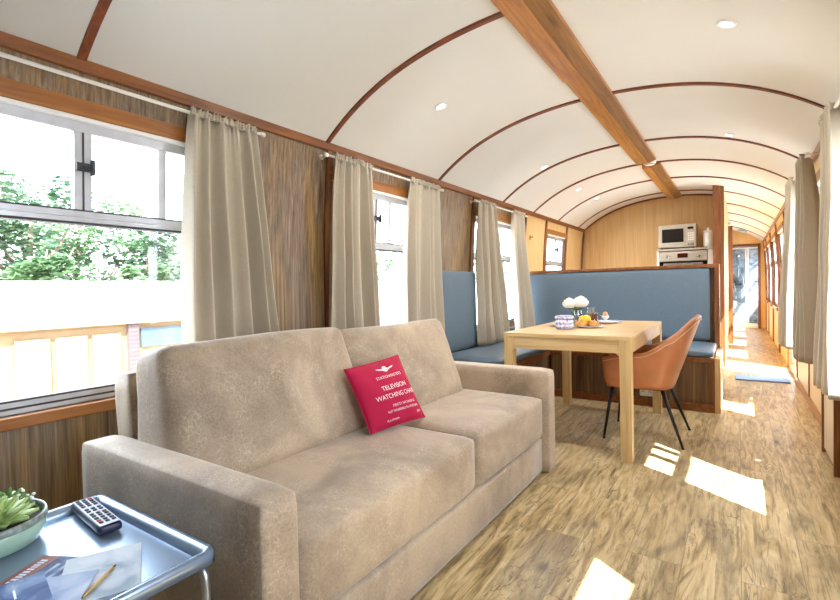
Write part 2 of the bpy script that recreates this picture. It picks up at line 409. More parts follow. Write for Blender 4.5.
# floor, ceiling
fb = MB(); fb.box(-2.3, Y0-.1, -.06, .6, Y1+1.0, 0); struct(fb, 'floor', M['floor'])
cb = MB()
def cfn(u, v): x = -2.16+2.64*u; return (x, Y0-.1+(Y1+1.0-Y0)*v, CZ(x))
cb.grid(cfn, 48, 1); struct(cb, 'ceiling', M['ceil'], solid=.02)

# ceiling ribs
def rib(y, name, w=.032, t=.012, m='rib', xe=.46):
    mb = MB(); n = 48; vs = []
    for i in range(n+1):
        x = -2.1+(xe+2.1)*i/n; z = CZ(x)
        for yy in (y-w/2, y+w/2):
            vs += [(x, yy, z-.004), (x, yy, z-.01-t)]
    fs = []
    for i in range(n):
        a = i*4; b = a+4
        fs += [(a+1, b+1, b+3, a+3), (a, a+1, b+1, b)[::-1], (a+2, a+3, b+3, b+2), (a, b, b+2, a+2)]
    mb.add(vs, fs); return struct(mb, name, M[m])
RIBS = [-1.79, -.48, .82, 2.13, 3.43, 4.74, 5.65, 6.6, 7.6, 8.75, 9.95, 11.2, 12.4]
for i, y in enumerate(RIBS): rib(y, 'trim_%d' % (i+1))

# cornices, header strips, dado rails
def strip(name, side, y0, y1, z0, z1, d0, d1, m, **kw):
    mb = MB(); wbox(mb, side, y0, y1, z0, z1, d0, d1); return struct(mb, name, M[m], **kw)
strip('trim_20', 'L', Y0, 8.0, 1.942, 1.992, 0.001, .022, 'mahog', bevel=.006)
strip('trim_21', 'R', Y0, Y1, 1.942, 1.992, 0.001, .022, 'mahog', bevel=.006)
# ceiling beam, two lengths with a small change of line between them
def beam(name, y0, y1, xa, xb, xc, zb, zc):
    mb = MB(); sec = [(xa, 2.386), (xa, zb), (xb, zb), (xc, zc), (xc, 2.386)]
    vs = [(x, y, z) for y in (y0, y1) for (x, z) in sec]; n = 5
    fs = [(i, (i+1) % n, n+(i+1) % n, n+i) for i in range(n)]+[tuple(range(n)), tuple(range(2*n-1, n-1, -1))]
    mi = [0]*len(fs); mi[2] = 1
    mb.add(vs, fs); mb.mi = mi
    return struct(mb, name, [M['beam'], M['beamshade']], bevel=.003)
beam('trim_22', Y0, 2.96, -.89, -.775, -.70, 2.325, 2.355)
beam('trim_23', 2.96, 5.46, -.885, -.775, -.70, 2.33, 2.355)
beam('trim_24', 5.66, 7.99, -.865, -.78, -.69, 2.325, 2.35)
# uprights on the walls
k = 30
for side, ys in (('L', (2.165, 3.3, 4.1, 5.44, 6.17, 7.07, 7.97)), ('R', (3.42, 3.9, 6.4, 7.45, 8.95, 9.1, 10.5, 10.65, 12.1, 13.3))):
    for y in ys:
        if side == 'L' and y in (6.17, 7.07): w = .05
        else: w = .045
        strip('trim_%d' % k, side, y-w/2, y+w/2, 0, 1.942, 0.001, .016, 'mahogz'); k += 1
# pale lower panels on the right wall
mb = MB(); wbox(mb, 'R', 3.925, 6.375, .07, .61, .001, .008); struct(mb, 'trim_60', M['cream'])
strip('baseboard_right', 'R', 3.925, 6.41, 0, .07, .001, .02, 'header')
strip('baseboard_left', 'L', Y0, 3.3, 0, .07, .001, .02, 'mahog')
for i, y in enumerate((5.3, 6.33)): strip('trim_%d' % (61+i), 'R', y-.015, y+.015, .07, .64, .009, .018, 'mahogz')

# arched cross walls
def arch_wall(name, y, t, x0, x1, m, z0=0):
    mb = MB(); n = 30; xs = [x0+(x1-x0)*i/n for i in range(n+1)]
    poly = [(x0, z0)]+[(x, min(CZ(x)+.005, 2.6)) for x in xs]+[(x1, z0)]
    vs = [(x, yy, z) for yy in (y, y+t) for (x, z) in poly]; k2 = len(poly)
    fs = [tuple(range(k2)), tuple(range(2*k2-1, k2-1, -1))]+[(i, (i+1) % k2, k2+(i+1) % k2, k2+i) for i in range(k2)]
    mb.add(vs, fs); return struct(mb, name, m)
arch_wall('wall_kitchen', 8.0, .05, -2.13, -.205, M['lightwood'])
rib(7.985, 'trim_70', .03, .02, xe=-.21)
strip('trim_71', 'L', 7.95, 7.999, 0, 1.925, .0, .02, 'mahogz')
# corridor partition with its end post
mb = MB(); mb.box(-.205, 7.29, 0, -.155, Y1, 2.33); struct(mb, 'wall_corridor', M['lightwood'])
mb = MB(); mb.box(-.275, 7.2, 0, -.152, 7.288, 2.352); struct(mb, 'trim_72', M['mahogz'], bevel=.006)
mb = MB(); mb.box(-.154, 9.9, 0, -.09, 9.98, 2.06); struct(mb, 'trim_73', M['mahogz'], bevel=.004)
# far end of the corridor: wall with the shower-room doorway
DX0, DX1, DZ = -.13, .36, 1.9
mb = MB()
n = 16; xs = [-.155+.66*i/n for i in range(n+1)]
poly = [(-.155, DZ+.05)]+[(x, CZ(x)+.005) for x in xs]+[(.505, DZ+.05)]
kk = len(poly); vs = [(x, yy, z) for yy in (Y1, Y1+.05) for (x, z) in poly]
mb.add(vs, [tuple(range(kk)), tuple(range(2*kk-1, kk-1, -1))]+[(i, (i+1) % kk, kk+(i+1) % kk, kk+i) for i in range(kk)])
mb.box(.40, Y1, 0, .51, Y1+.05, DZ+.05)
struct(mb, 'wall_end', M['lightwood'])
d1 = empty('door_1', (0, 0, 0), kind='structure')
mb = MB(); mb.box(DX1, Y1-.02, 0, DX1+.05, Y1+.06, DZ); mb.box(-.153, Y1-.02, DZ, DX1+.05, Y1+.06, DZ+.05); mb.box(-.153, Y1-.02, 0, DX0, Y1+.06, DZ)
mb.build('door_frame', M['mahogz'], d1)
# shower enclosure beyond the door
mb = MB(); mb.box(-.3, Y1+.85, 0, .6, Y1+.9, 2.3); mb.box(-.3, Y1+.06, 0, -.25, Y1+.85, 2.3)
struct(mb, 'wall_shower', M['marble'])
sh = empty('shower_screen', (.1, Y1+.1, 0), label='tall glass shower screen with white frame in the far doorway', cat='shower screen')
mb = MB()
for x in (.035, .075): mb.box(x-.012, -.012, .08, x+.012, .012, 1.86)
mb.box(-.225, -.012, .06, .26, .012, .085); mb.box(-.225, -.012, 1.85, .26, .012, 1.875)
mb.build('frame', M['white'], sh, bevel=.003)
mb = MB(); mb.box(-.225, -.003, .085, .023, .003, 1.85); mb.build('glass_panel', M['clearglass'], sh)
mb = MB(); mb.tube([(.09, -.04, .95), (.1, -.05, 1.0), (.1, -.05, 1.12), (.09, -.04, 1.17)], .008); mb.build('handle', M['chrome'], sh)
mb = MB(); mb.box(-.225, -.03, 0, .26, .72, .06); tr = mb.build('shower_tray', M['white'], sh, bevel=.01)
sr = empty('shower_riser', (-.02, Y1+.84, 0), label='chrome shower rail with curled hose on the marble wall', cat='shower')
mb = MB(); mb.tube([(0, -.03, 1.0), (0, -.03, 1.8)], .012); mb.build('rail', M['chrome'], sr)
mb = MB(); mb.tube([(0, -.05, 1.45), (.09, -.06, 1.2), (.12, -.06, .95), (.05, -.06, .78), (-.06, -.06, .85), (-.08, -.05, 1.05)], .01); mb.build('hose', M['alu'], sr)
mb = MB(); mb.lathe([(0, .0), (.055, .0), (.05, .02), (.012, .05), (0, .05)], 16, mx=T(0, -.09, 1.72, 2.0)); mb.build('shower_head', M['chrome'], sr)
mb = MB(); mb.rbox((.16, .06, .06), .02, n=4, mx=T(0, -.04, 1.02)); mb.build('valve', M['gasket'], sr)
# back end of the saloon (behind the photographer)
mb = MB(); mb.box(-2.2, Y0-.06, 0, .55, Y0, 2.45); struct(mb, 'wall_back', M['panel'])

# ------------------------------------------------------------------ windows
def window(n, side, c, h, mull, latch=None, light=False):
    r = empty('window_%d' % n, (0, 0, 0), kind='structure'); a, b = c-h, c+h
    mb = MB()
    for (y0, y1, z0, z1) in ((a, b, WZ1-.05, WZ1), (a, b, WZ0, WZ0+.05), (a, a+.035, WZ0+.05, WZ1-.05), (b-.035, b, WZ0+.05, WZ1-.05)):
        wbox(mb, side, y0, y1, z0, z1, -.05, -.012)
    mb.build('window_frame', M['alu'], r, bevel=.003)
    mb = MB(); wbox(mb, side, a+.035, b-.035, 1.375, 1.42, -.046, -.008); wbox(mb, side, a+.035, b-.035, 1.393, 1.4, -.008, -.004)
    mb.build('transom', M['alu'], r, bevel=.002)
    mb = MB(); wbox(mb, side, a+.035, b-.035, 1.366, 1.375, -.046, -.006); wbox(mb, side, a+.035, b-.035, 1.418, 1.424, -.044, -.006); wbox(mb, side, a+.01, b-.01, WZ0+.02, WZ0+.027, -.012, -.009); wbox(mb, side, a+.035, b-.035, WZ0+.046, WZ0+.053, -.03, -.009)
    mb.build('rubber_seal', M['gasket'], r)
    for (y, w) in mull:
        mb = MB(); wbox(mb, side, y-w/2, y+w/2, 1.42, WZ1-.05, -.046, -.014); m_ = mb.build('mullion', M['alu'], r, bevel=.002)
        if w > .04:
            mb = MB(); wbox(mb, side, y-.003, y+.003, 1.42, WZ1-.05, -.014, -.011); mb.build('seal', M['gasket'], m_)
    for z0, z1 in ((WZ0+.05, 1.368), (1.424, WZ1-.05)):
        mb = MB(); wbox(mb, side, a+.036, b-.036, z0, z1, -.036, -.031); mb.build('window_pane', M['glass'], r)
    if latch:
        mb = MB(); wbox(mb, side, latch-.028, latch+.028, 1.575, 1.605, -.014, .004); wbox(mb, side, latch+.02, latch+.03, 1.56, 1.62, .0, .02); wbox(mb, side, latch-.005, latch+.022, 1.583, 1.597, .0, .012)
        mb.build('latch', M['gasket'], r)
    # wooden casing: header, sill, jambs
    mb = MB(); wbox(mb, side, a-.045, b+.045, WZ1+.004, WZ1+.068, -.012, .016); wbox(mb, side, a, b, WZ1-.012, WZ1+.004, -.012, .012, 1)
    mb.build('window_header', [M['header'], M['white']], r, bevel=.003)
    mb = MB(); wbox(mb, side, a-.045, b+.045, WZ0-.045, WZ0, -.04, .03); mb.build('window_sill', M['header'], r, bevel=.004)
    mb = MB()
    for y0, y1 in ((a-.03, a), (b, b+.03)): wbox(mb, side, y0, y1, WZ0, WZ1-.005, -.012, .014)
    mb.build('window_jamb', M['mahogz'], r, bevel=.002)
    return r
window(1, 'L', *LW[0], [(.84, .062), (1.15, .036), (.48, .036)], .84)
window(2, 'L', *LW[1], [(2.665, .05), (2.83, .03), (2.45, .03)], 2.665)
window(3, 'L', *LW[2], [(4.62, .05), (4.8, .03)], 4.62)
window(4, 'L', *LW[3], [(6.5, .04), (6.66, .06), (6.82, .03)], 6.66)
for i, (c, h) in enumerate(RW):
    window(5+i, 'R', c, h, [(2.585, .05), (2.75, .05)] if i == 1 else [(c+.02, .05)])

# glazed outer door in the right wall beside the corridor
d2 = empty('door_2', (0, 0, 0), kind='structure')
mb = MB()
for a in ((6.42, 6.48, 0, 1.88), (7.37, 7.43, 0, 1.88), (6.48, 7.37, 0, .05), (6.48, 7.37, 1.82, 1.88)): wbox(mb, 'R', *a, -.05, .01)
mb.build('door_frame', M['mahogz'], d2)
mb = MB(); wbox(mb, 'R', 6.481, 7.369, .051, 1.819, -.03, -.024); mb.build('door_pane', M['glass'], d2)
mb = MB(); wbox(mb, 'R', 7.385, 7.405, .9, 1.05, .01, .035); mb.build('door_handle', M['chrome'], d2)

# ------------------------------------------------------------------ curtains and rods
def curtain(label, side, t0, t1, b0, b1, zt=1.895, zb=.52, d=.075, amp=.03, n=7, ph=0, flare=0.0, group=None, dbot=None, seed=0):
    root = empty('curtain', ((XL(1.9)+d) if side == 'L' else (XR(1.9)-d), (t0+t1)/2, zb), label=label, cat='curtain', group=group)
    ox, oy, oz = root.location; sg = 1 if side == 'L' else -1
    db = d if dbot is None else dbot
    rnd = random.Random(seed); w2 = [rnd.uniform(-1, 1) for _ in range(12)]
    def x_at(z, v): base = XL(min(z, 1.9)) if side == 'L' else XR(min(z, 1.9)); return base+sg*(d+(db-d)*v)
    def fn(u, v):
        z = zt-.005+(zb-zt)*v
        e = v**.8; y = (t0+(t1-t0)*u)*(1-e)+(b0+(b1-b0)*u)*e
        p = 2*PI*n*u+ph+.7*math.sin(2*PI*u*1.7+w2[0]*3)+.5*v*math.sin(5*u+w2[1]*3)
        a = amp*(.42+.58*min(1, v*2.2))*(1+.35*math.sin(2*PI*u*2.3+w2[2]*4))
        s = math.sin(p); s = math.copysign(abs(s)**.8, s)
        x = sg*a*s+sg*.012*v*math.sin(3*PI*u+w2[3])+sg*.006*math.sin(9*v+6*u+w2[4]*5)*v
        x += sg*.0035*math.sin(2*PI*26*u)*max(0, 1-v*9)
        yy = y+.35*a*math.cos(p)*((t1-t0)/.4)*.5
        zz = z+(.006*math.sin(p+1)*v if v > .95 else 0)
        return (x_at(zz, v)+x-ox, yy-oy, zz-oz)
    mb = MB(); mb.grid(fn, 130, 30); mb.build('drape', M['curtain'], root, solid=.004)
    def hd(u, v):     # gathered heading above the rod
        z = zt-.012+.03*v; y = t0+(t1-t0)*u
        x = sg*(.009*math.sin(2*PI*n*2.2*u+ph)+.006*math.sin(2*PI*31*u))*(.5+v)
        return ((XL(z) if side == 'L' else XR(z))+sg*(d+.012)+x-ox, y-oy, z+.004*math.sin(2*PI*17*u)*v-oz)
    mb = MB(); mb.grid(hd, 120, 3); mb.build('gathered_heading', M['curtain'], root, solid=.004)
    return root
G = 'oatmeal curtains of the carriage'
curtain('beige linen curtain at right edge of the large nearest window', 'L', 1.22, 1.57, 1.17, 1.72, zb=.56, n=5, amp=.045, seed=1, group=G, dbot=.085)
curtain('beige curtain directly behind the sofa, left drape of the middle window', 'L', 2.13, 2.48, 2.07, 2.59, zb=.52, n=5, amp=.042, seed=2, ph=1, group=G)
curtain('beige curtain between the middle window and the blue wall cushion', 'L', 2.93, 3.34, 2.87, 3.40, zb=.52, n=5, amp=.042, seed=3, ph=2, group=G)
curtain('beige curtain with crumpled hem resting on the blue bench seat', 'L', 4.08, 4.42, 4.04, 4.62, zb=.535, n=5, amp=.045, seed=4, ph=.5, group=G, dbot=.13)
curtain('beige curtain flaring in front of the left end of the blue backrest', 'L', 4.88, 5.2, 4.8, 5.22, zb=.56, n=5, amp=.045, seed=5, ph=1.7, group=G, dbot=.2)
curtain('beige curtain nearest on the right wall, cut by the photo edge', 'R', 2.96, 3.32, 2.93, 3.34, zb=.52, n=5, amp=.055, seed=6, ph=.4, group=G, d=.09, dbot=.12)
curtain('wide olive-beige curtain on the right wall beside the tall brown post', 'R', 4.05, 4.38, 4.03, 4.4, zb=.535, n=6, amp=.068, seed=17, ph=1.0, group=G, d=.1, dbot=.11)
curtain('grey-beige curtain farther along the right wall, before the sunlit corridor', 'R', 4.88, 5.3, 4.82, 5.32, zb=.535, n=6, amp=.06, seed=8, ph=1.5, group=G, d=.1, dbot=.15)
curtain('unseen beige curtain of the right-hand window level with the sofa, added to shape the sun patch', 'R', 2.06, 2.41, 2.02, 2.42, zb=.55, n=6, amp=.03, seed=9, group=G)  # unseen drape, added to trim the near edge of the floor sun patch
def rod(side, y0, y1, label, z=1.893, d=.075):
    x = (XL(z)+d) if side == 'L' else (XR(z)-d); r = empty('curtain_rod', (x, y0, z), label=label, cat='curtain rod', group='thin white curtain rods')
    mb = MB(); mb.tube([(0, 0, 0), (0, y1-y0, 0)], .0075, 10); mb.build('rod', M['whitemat'], r)
    for y in (-.012, y1-y0+.012):
        mb = MB(); mb.lathe([(0, -.016), (.011, -.014), (.013, 0), (.011, .014), (0, .016)], 12, mx=T(0, y, 0, PI/2)); mb.build('finial', M['whitemat'], r)
    sg = -1 if side == 'L' else 1
    for y in (.02, y1-y0-.02):
        mb = MB(); mb.tube([(0, y, 0), (sg*(d-.01), y, .002)], .006, 8); mb.lathe([(0, -.004), (.016, -.004), (.016, .004), (0, .004)], 12, mx=T(sg*(d-.004), y, .002, 0, PI/2)); mb.build('bracket', M['whitemat'], r)
rod('L', .0, 1.60, 'long thin white curtain rod above the large nearest window')
rod('L', 2.08, 3.39, 'thin white curtain rod above the middle left window behind the sofa')
rod('L', 4.02, 5.27, 'thin white curtain rod above the left window beside the blue bench')
rod('R', 2.08, 3.37, 'thin white curtain rod on the right wall nearest the camera', d=.09)
rod('R', 3.98, 5.36, 'thin white curtain rod on right wall holding two drapes before the corridor', d=.1)

# ------------------------------------------------------------------ sofa
sofa = empty('sofa', (-1.4, 1.72, 0), label='large taupe two-seat sofa in distressed fabric under the left windows', cat='sofa')
def S(x, y, z, *a): return T(x+1.4, y-1.72, z, *a)
SF = M['sofa']
def arm(y0, y1):
    mb = MB(); mb.rbox((.945, y1-y0, .590), .024, (0, .003, .004), 10, S(-1.3775, (y0+y1)/2, .301)); return mb.build('arm', SF, sofa)
arm(.675, .80); arm(2.637, 2.765)
mb = MB(); mb.rbox((.93, 1.83, .195), .012, n=6, mx=S(-1.405, 1.7185, .112)); mb.build('base', SF, sofa)
for y0, y1 in ((.805, 1.798), (1.804, 2.632)):
    mb = MB(); mb.rbox((.92, y1-y0, .232), .032, (.008, .002, .014), 12, S(-1.39, (y0+y1)/2, .334)); mb.build('seat_cushion', SF, sofa)
mb = MB(); mb.rbox((.13, 1.78, .77), .025, (0, 0, 0), 8, S(-1.80, 1.695, .425, 0, -.1)); mb.build('back_frame', SF, sofa)
def bc(y0, y1, rz, top, seed):
    w = y1-y0
    def fn(q):
        # fuller at the bottom, slumped top edge, gentle wrinkles
        k2 = (q.z/.24); q = q.copy()
        q.x *= 1.0-.18*k2; q.y *= 1-.035*(k2+1)
        q.z += .003*math.sin(q.y*7+seed)*max(0, k2)
        q.x += .008*noise.noise(Vector((q.y*6, q.z*6, seed)))
        return q
    mb = MB(); mb.rbox((.22, w, .50), .042, (.055, .006, .004), 16, S(-1.60, (y0+y1)/2, .655+top, 0, -.22, rz), fn=fn); return mb.build('back_cushion', SF, sofa)
bc(.775, 1.70, 0.0, 0, 1); bc(1.645, 2.585, -.03, -.022, 5)
for x, y in ((-.99, .74), (-.99, 2.68), (-1.83, .74), (-1.83, 2.68)):
    mb = MB(); mb.lathe([(0, 0), (.022, 0), (.028, .012), (0, .012)], 12, mx=S(x, y, 0)); mb.build('leg', M['black'], sofa)

# ------------------------------------------------------------------ red cushion with printed words
pc = [Vector((-1.305, 1.545, .47)), Vector((-1.25, 1.882, .47)), Vector((-1.415, 1.512, .74)), Vector((-1.405, 1.885, .757))]  # BL BR TL TR
cush = empty('scatter_cushion', tuple((pc[0]+pc[1])/2), label='small crimson cushion printed with white words on the sofa', cat='cushion')
co = cush.location.copy()
def ppos(u, v, side, off=0):
    a, b = (u+1)/2, (v+1)/2
    sh_u = u*(1-.035*(1-v*v)); sh_v = v*(1-.035*(1-u*u)); a, b = (sh_u+1)/2, (sh_v+1)/2
    p = pc[0]*(1-a)*(1-b)+pc[1]*a*(1-b)+pc[2]*(1-a)*b+pc[3]*a*b
    nrm = (pc[1]-pc[0]).cross(pc[2]-pc[0]).normalized()
    th = .05*(max(0, (1-u*u)*(1-v*v)))**.55+.002*math.sin(9*u+5*v)*(1-u*u)
    return p+nrm*(side*th+off)-co
mb = MB(); mb.grid(lambda u, v: ppos(2*u-1, 2*v-1, 1), 24, 24); mb.grid(lambda u, v: ppos(2*u-1, 2*v-1, -1), 24, 24)
mb.build('cover', M['red'], cush, weld=True)
edge = [ppos(-1+2*i/20, -1, 1) for i in range(21)]+[ppos(1, -1+2*i/20, 1) for i in range(21)]+[ppos(1-2*i/20, 1, 1) for i in range(21)]+[ppos(-1, 1-2*i/20, 1) for i in range(21)]
mb = MB(); mb.tube(edge, .003, 6); mb.build('piping', M['red'], cush)
def text_mesh(txt, size):
    cu = bpy.data.curves.new('t', 'FONT'); cu.body = txt; cu.size = size; cu.align_x = 'CENTER'; cu.resolution_u = 3
    ob = bpy.data.objects.new('t', cu); COL.objects.link(ob)
    dg = bpy.context.evaluated_depsgraph_get(); me = bpy.data.meshes.new_from_object(ob.evaluated_get(dg))
    vs = [v.co.copy() for v in me.vertices]; fs = [tuple(p.vertices) for p in me.polygons]
    bpy.data.objects.remove(ob); bpy.data.curves.remove(cu); bpy.data.meshes.remove(me); return vs, fs
def ptext(txt, size, cu, cv, name, sx=1.0):
    vs, fs = text_mesh(txt, size); mb = MB()
    mb.add([ppos(max(-.97, min(.97, cu+p.x*sx)), cv+p.y, 1, .0016) for p in vs], fs); return mb.build(name, M['print'], cush)
ptext("STATIONMASTER'S", .125, .14, .42, 'printed_words', .92)
ptext('TELEVISION', .2, .16, .06, 'printed_words', .92)
ptext('WATCHING CHAIR', .2, .15, -.2, 'printed_words', .88)
ptext('STRICTLY NO SNORING', .105, .28, -.47, 'printed_words', .8)
ptext('NOT TRANSFERABLE TO OTHER SEATS', .095, .22, -.62, 'printed_words', .72)
ptext('PLATFORM', .08, -.25, -.86, 'printed_words'); ptext('SEAT', .08, .78, -.8, 'printed_words')
mb = MB()
def em(pts): mb.add([ppos(.13+x, .68+y, 1, .0018) for x, y in pts], [tuple(range(len(pts)))])
for s in (-1, 1):
    em([(s*.06, -.035), (s*.16, .0), (s*.3, .035), (s*.34, .075), (s*.2, .055), (s*.07, .03)][::s])
em([(-.1, .03), (-.06, .1), (0, .13), (.06, .1), (.1, .03), (.04, .0), (-.04, .0)]); em([(-.09, -.03), (0, -.07), (.09, -.03), (.05, -.01), (-.05, -.01)])
mb.build('winged_emblem', M['print'], cush)

# ------------------------------------------------------------------ silver tray side table
st = empty('side_table', (-1.33, .36, 0), label='silver metal tray side table in front of the sofa arm', cat='side table')
tz = .452; hx, hy = .30, .295
def rr(hx, hy, r, n=6):
    P = []
    for cx, cy, a0 in ((hx-r, hy-r, 0), (-hx+r, hy-r, PI/2), (-hx+r, -hy+r, PI), (hx-r, -hy+r, 1.5*PI)):
        for i in range(n+1): a = a0+PI/2*i/n; P.append((cx+r*math.cos(a), cy+r*math.sin(a)))
    return P
mb = MB(); prof = [(0, .0), (.0, .026), (-.006, .03), (-.016, .028), (-.034, .003)]
loops = []
for dx, dz in prof: loops.append([(x, y, tz-.004+dz) for x, y in rr(hx+dx, hy+dx, max(.012, .03+dx))])
nn = len(loops[0]); vs = [p for L in loops for p in L]
mb.add(vs, [(i*nn+j, i*nn+(j+1) % nn, (i+1)*nn+(j+1) % nn, (i+1)*nn+j) for i in range(len(prof)-1) for j in range(nn)], 0, True)
mb.build('rim', M['silver'], st, solid=.002)
pr = rr(hx-.03, hy-.03, .012); q = len(pr); mb = MB()
mb.add([(x, y, tz+dz) for dz in (-.003, .003) for x, y in pr], [tuple(reversed(range(q))), tuple(range(q, 2*q))]+[(i, (i+1) % q, q+(i+1) % q, q+i) for i in range(q)]); mb.build('tray', M['silver'], st)
for sy in (-1, 1):
    for sx in (-1, 1):
        x, y = sx*(hx-.01), sy*(hy-.03)
        mb = MB(); mb.tube([(x-sx*.05, y, tz-.012), (x-sx*.015, y, tz-.016), (x-sx*.003, y, tz-.03), (x, y, tz-.06), (x, y, .011)], .010, 10); mb.build('leg', M['silverleg'], st)
    mb = MB(); mb.tube([(-hx+.01, sy*(hy-.03), .012), (hx-.01, sy*(hy-.03), .012)], .010, 10); mb.build('foot_rail', M['silverleg'], st)
TT = tz+.0035
# remote control lying over the raised rim
rc = empty('remote_control', (-1.487, .578, TT+.012), -.1, label='dark navy television remote lying by the tray corner', cat='remote control')
mb = MB(); mb.rbox((.245, .056, .024), .009, (0, 0, .001), 6, T(0, 0, .006)); mb.build('body', M['navy'], rc)
mb = MB(); mb.box(-.116, -.024, .0178, .116, .024, .0195); mb.build('face_plate', M['keys'], rc, bevel=.002)
for i, x in enumerate([-.095, -.079, -.063, -.047, -.02, -.004, .02, .036, .054, .072, .088]):
    for j, y in enumerate((-.014, 0, .014)):
        mb = MB(); mb.rbox((.0115, .010, .004), .0018, n=2, mx=T(x*1.08, y*1.05, .0205)); mb.build('button', M['keyred'] if (i, j) in ((9, 0), (0, 2)) else M['keydark'], rc)
# planter with two succulents
pl = empty('planter', (-1.565, .37, TT), label='round mint green bowl of succulents on the silver tray', cat='plant pot')
R_ = .118
mb = MB(); mb.lathe([(0, .0), (R_*.72, .0), (R_*.86, .008), (R_*.97, .035), (R_, .068), (R_*.96, .068), (R_*.92, .04), (R_*.8, .02), (0, .016)], 40); mb.build('bowl', M['mint'], pl)
mb = MB(); mb.lathe([(R_*.985, .056), (R_*1.008, .058), (R_*1.010, .070), (R_*.99, .076), (R_*.95, .073), (R_*.95, .056)], 48); mb.build('speckled_rim', M['pebble'], pl)
mb = MB(); mb.lathe([(R_*.94, .058), (R_*.6, .064), (0, .066)], 24); mb.build('soil', M['soil'], pl)
def leafblade(mb, base, az, el, L, w, th=.006, mi=0):
    vs = []; fs = []; n = 6
    for i in range(n+1):
        t = i/n; ww = w*(math.sin(PI*min(1, t*.86+.12)))**.8*(1 if t < .98 else .1); e = el+.5*t
        c = Vector((L*t, 0, L*t*math.tan(min(1.2, el))*.0+L*t*0)); zoff = .18*L*t*t
        vs += [(c.x, -ww, zoff+.3*ww), (c.x, 0, zoff-th), (c.x, ww, zoff+.3*ww), (c.x, 0, zoff+th*.6)]
    for i in range(n):
        a = i*4; b = a+4
        for j in range(4): fs.append((a+j, a+(j+1) % 4, b+(j+1) % 4, b+j))
    fs += [(3, 2, 1, 0), (n*4, n*4+1, n*4+2, n*4+3)]
    mb.add(vs, fs, mi, True, Matrix.Translation(base) @ Matrix.Rotation(az, 4, 'Z') @ Matrix.Rotation(-el, 4, 'Y'))
mb = MB()
for ring, (nn_, el, L, w) in enumerate(((11, .05, .088, .021), (10, .3, .078, .020), (8, .6, .062, .017), (6, 1.0, .044, .012))):
    for i in range(nn_): leafblade(mb, Vector((.044, .002, .070+.006*ring)), 2*PI*i/nn_+ring*.4, el, L, w)
mb.build('rosette_succulent', M['succ'], pl)
mb = MB(); fl = MB(); rnd = random.Random(3)
for i in range(120):
    a = rnd.uniform(0, 2*PI); el = rnd.uniform(.1, 1.4); r = rnd.uniform(.012, .042)
    base = Vector((-.04, .052, .060))+Vector((math.cos(a)*math.cos(el), math.sin(a)*math.cos(el), math.sin(el)*1.05))*r*1.15
    leafblade(mb, base, a+rnd.uniform(-.6, .6), el*.7, .016, .005, .002)
    if i % 3 == 0:
        fl.rbox((.009, .009, .007), .003, n=2, mx=T(*(base+Vector((math.cos(a)*.012, math.sin(a)*.012, .008)))))
bush = mb.build('leafy_succulent', M['succ2'], pl); fl.build('white_tips', M['petal'], bush)
# leaflets and magazine
def leaflet(name, x, y, z, rz, w, h, th, mat_, label, cat='leaflet', deco=None, tilt=0):
    r = empty(name, (x, y, z), rz, label=label, cat=cat, group='leaflets spread on the side table')
    mb = MB(); mb.box(-w/2, -h/2, 0, w/2, h/2, th); mb.build('pages', M['paper'], r)
    mb = MB(); mb.box(-w/2-.0008, -h/2-.0008, th, w/2+.0008, h/2+.0008, th+.0008); c = mb.build('cover', mat_, r)
    if deco: deco(r, th+.0008, w, h)
    r.rotation_euler[1] = tilt
    return r
leaflet('magazine', -1.185, .468, TT, -.46, .21, .15, .008, M['brochwhite'], 'pale white magazine at the right side of the tray', 'magazine')
def dec_a(r, z, w, h):
    mb = MB(); mb.box(-w/2, -h/2, z, -w/2+.045, h/2, z+.0006); b = mb.build('brown_band', M['brochbrown'], r)
    mb = MB()
    rn = random.Random(2); y = -h/2+.02
    while y < h/2-.02:
        d = rn.uniform(.006, .013); mb.box(-w/2+.014, y, z+.0006, -w/2+.030, y+d*.6, z+.001); y += d
    mb.build('pale_lettering_marks', M['paper'], b)
    for i in range(4):
        mb = MB(); x = -w/2+.065+i*.022; mb.box(x, -h/2+.01, z, x+.009, h/2-.03, z+.0006); mb.build('stripe', M['brochpale'], r)
leaflet('brochure', -1.285, .385, TT, .5, .15, .18, .004, M['brochgrey'], 'brochure with a rust brown band beside the mint bowl', deco=dec_a)
leaflet('brochure', -1.182, .352, TT+.0098, -.66, .17, .16, .003, M['brochpale'], 'pale blue folded leaflet under the dark blue brochure', tilt=-.015)
def dec_b(r, z, w, h):
    mb = MB(); mb.box(-.04, .045, z, .0, .049, z+.0006); mb.build('white_line', M['paper'], r)
leaflet('brochure', -1.222, .278, TT+.016, -.2, .17, .20, .003, M['brochblue'], 'blue landscape brochure topmost on the pile nearest the camera', deco=dec_b, tilt=-.01)
def pencil(p0, p1, label, m='pencil', r=.0035):
    v = Vector(p1)-Vector(p0); o = empty('pencil', p0, label=label, cat='pencil', group='pencils among the leaflets')
    mb = MB(); mb.tube([(0, 0, 0), v*.9], r, 6); mb.build('shaft', M[m], o)
    mb = MB(); mb.tube([v*.9, v], [r, .0007], 6); mb.build('tip', M['black'], o)
pencil((-1.115, .405, TT+.0128), (-1.185, .498, TT+.0128), 'gold pencil lying across the magazine', )
pencil((-1.065, .352, TT+.004), (-1.035, .478, TT+.004), 'pale pencil on the tray beside the magazine edge', 'whitemat')

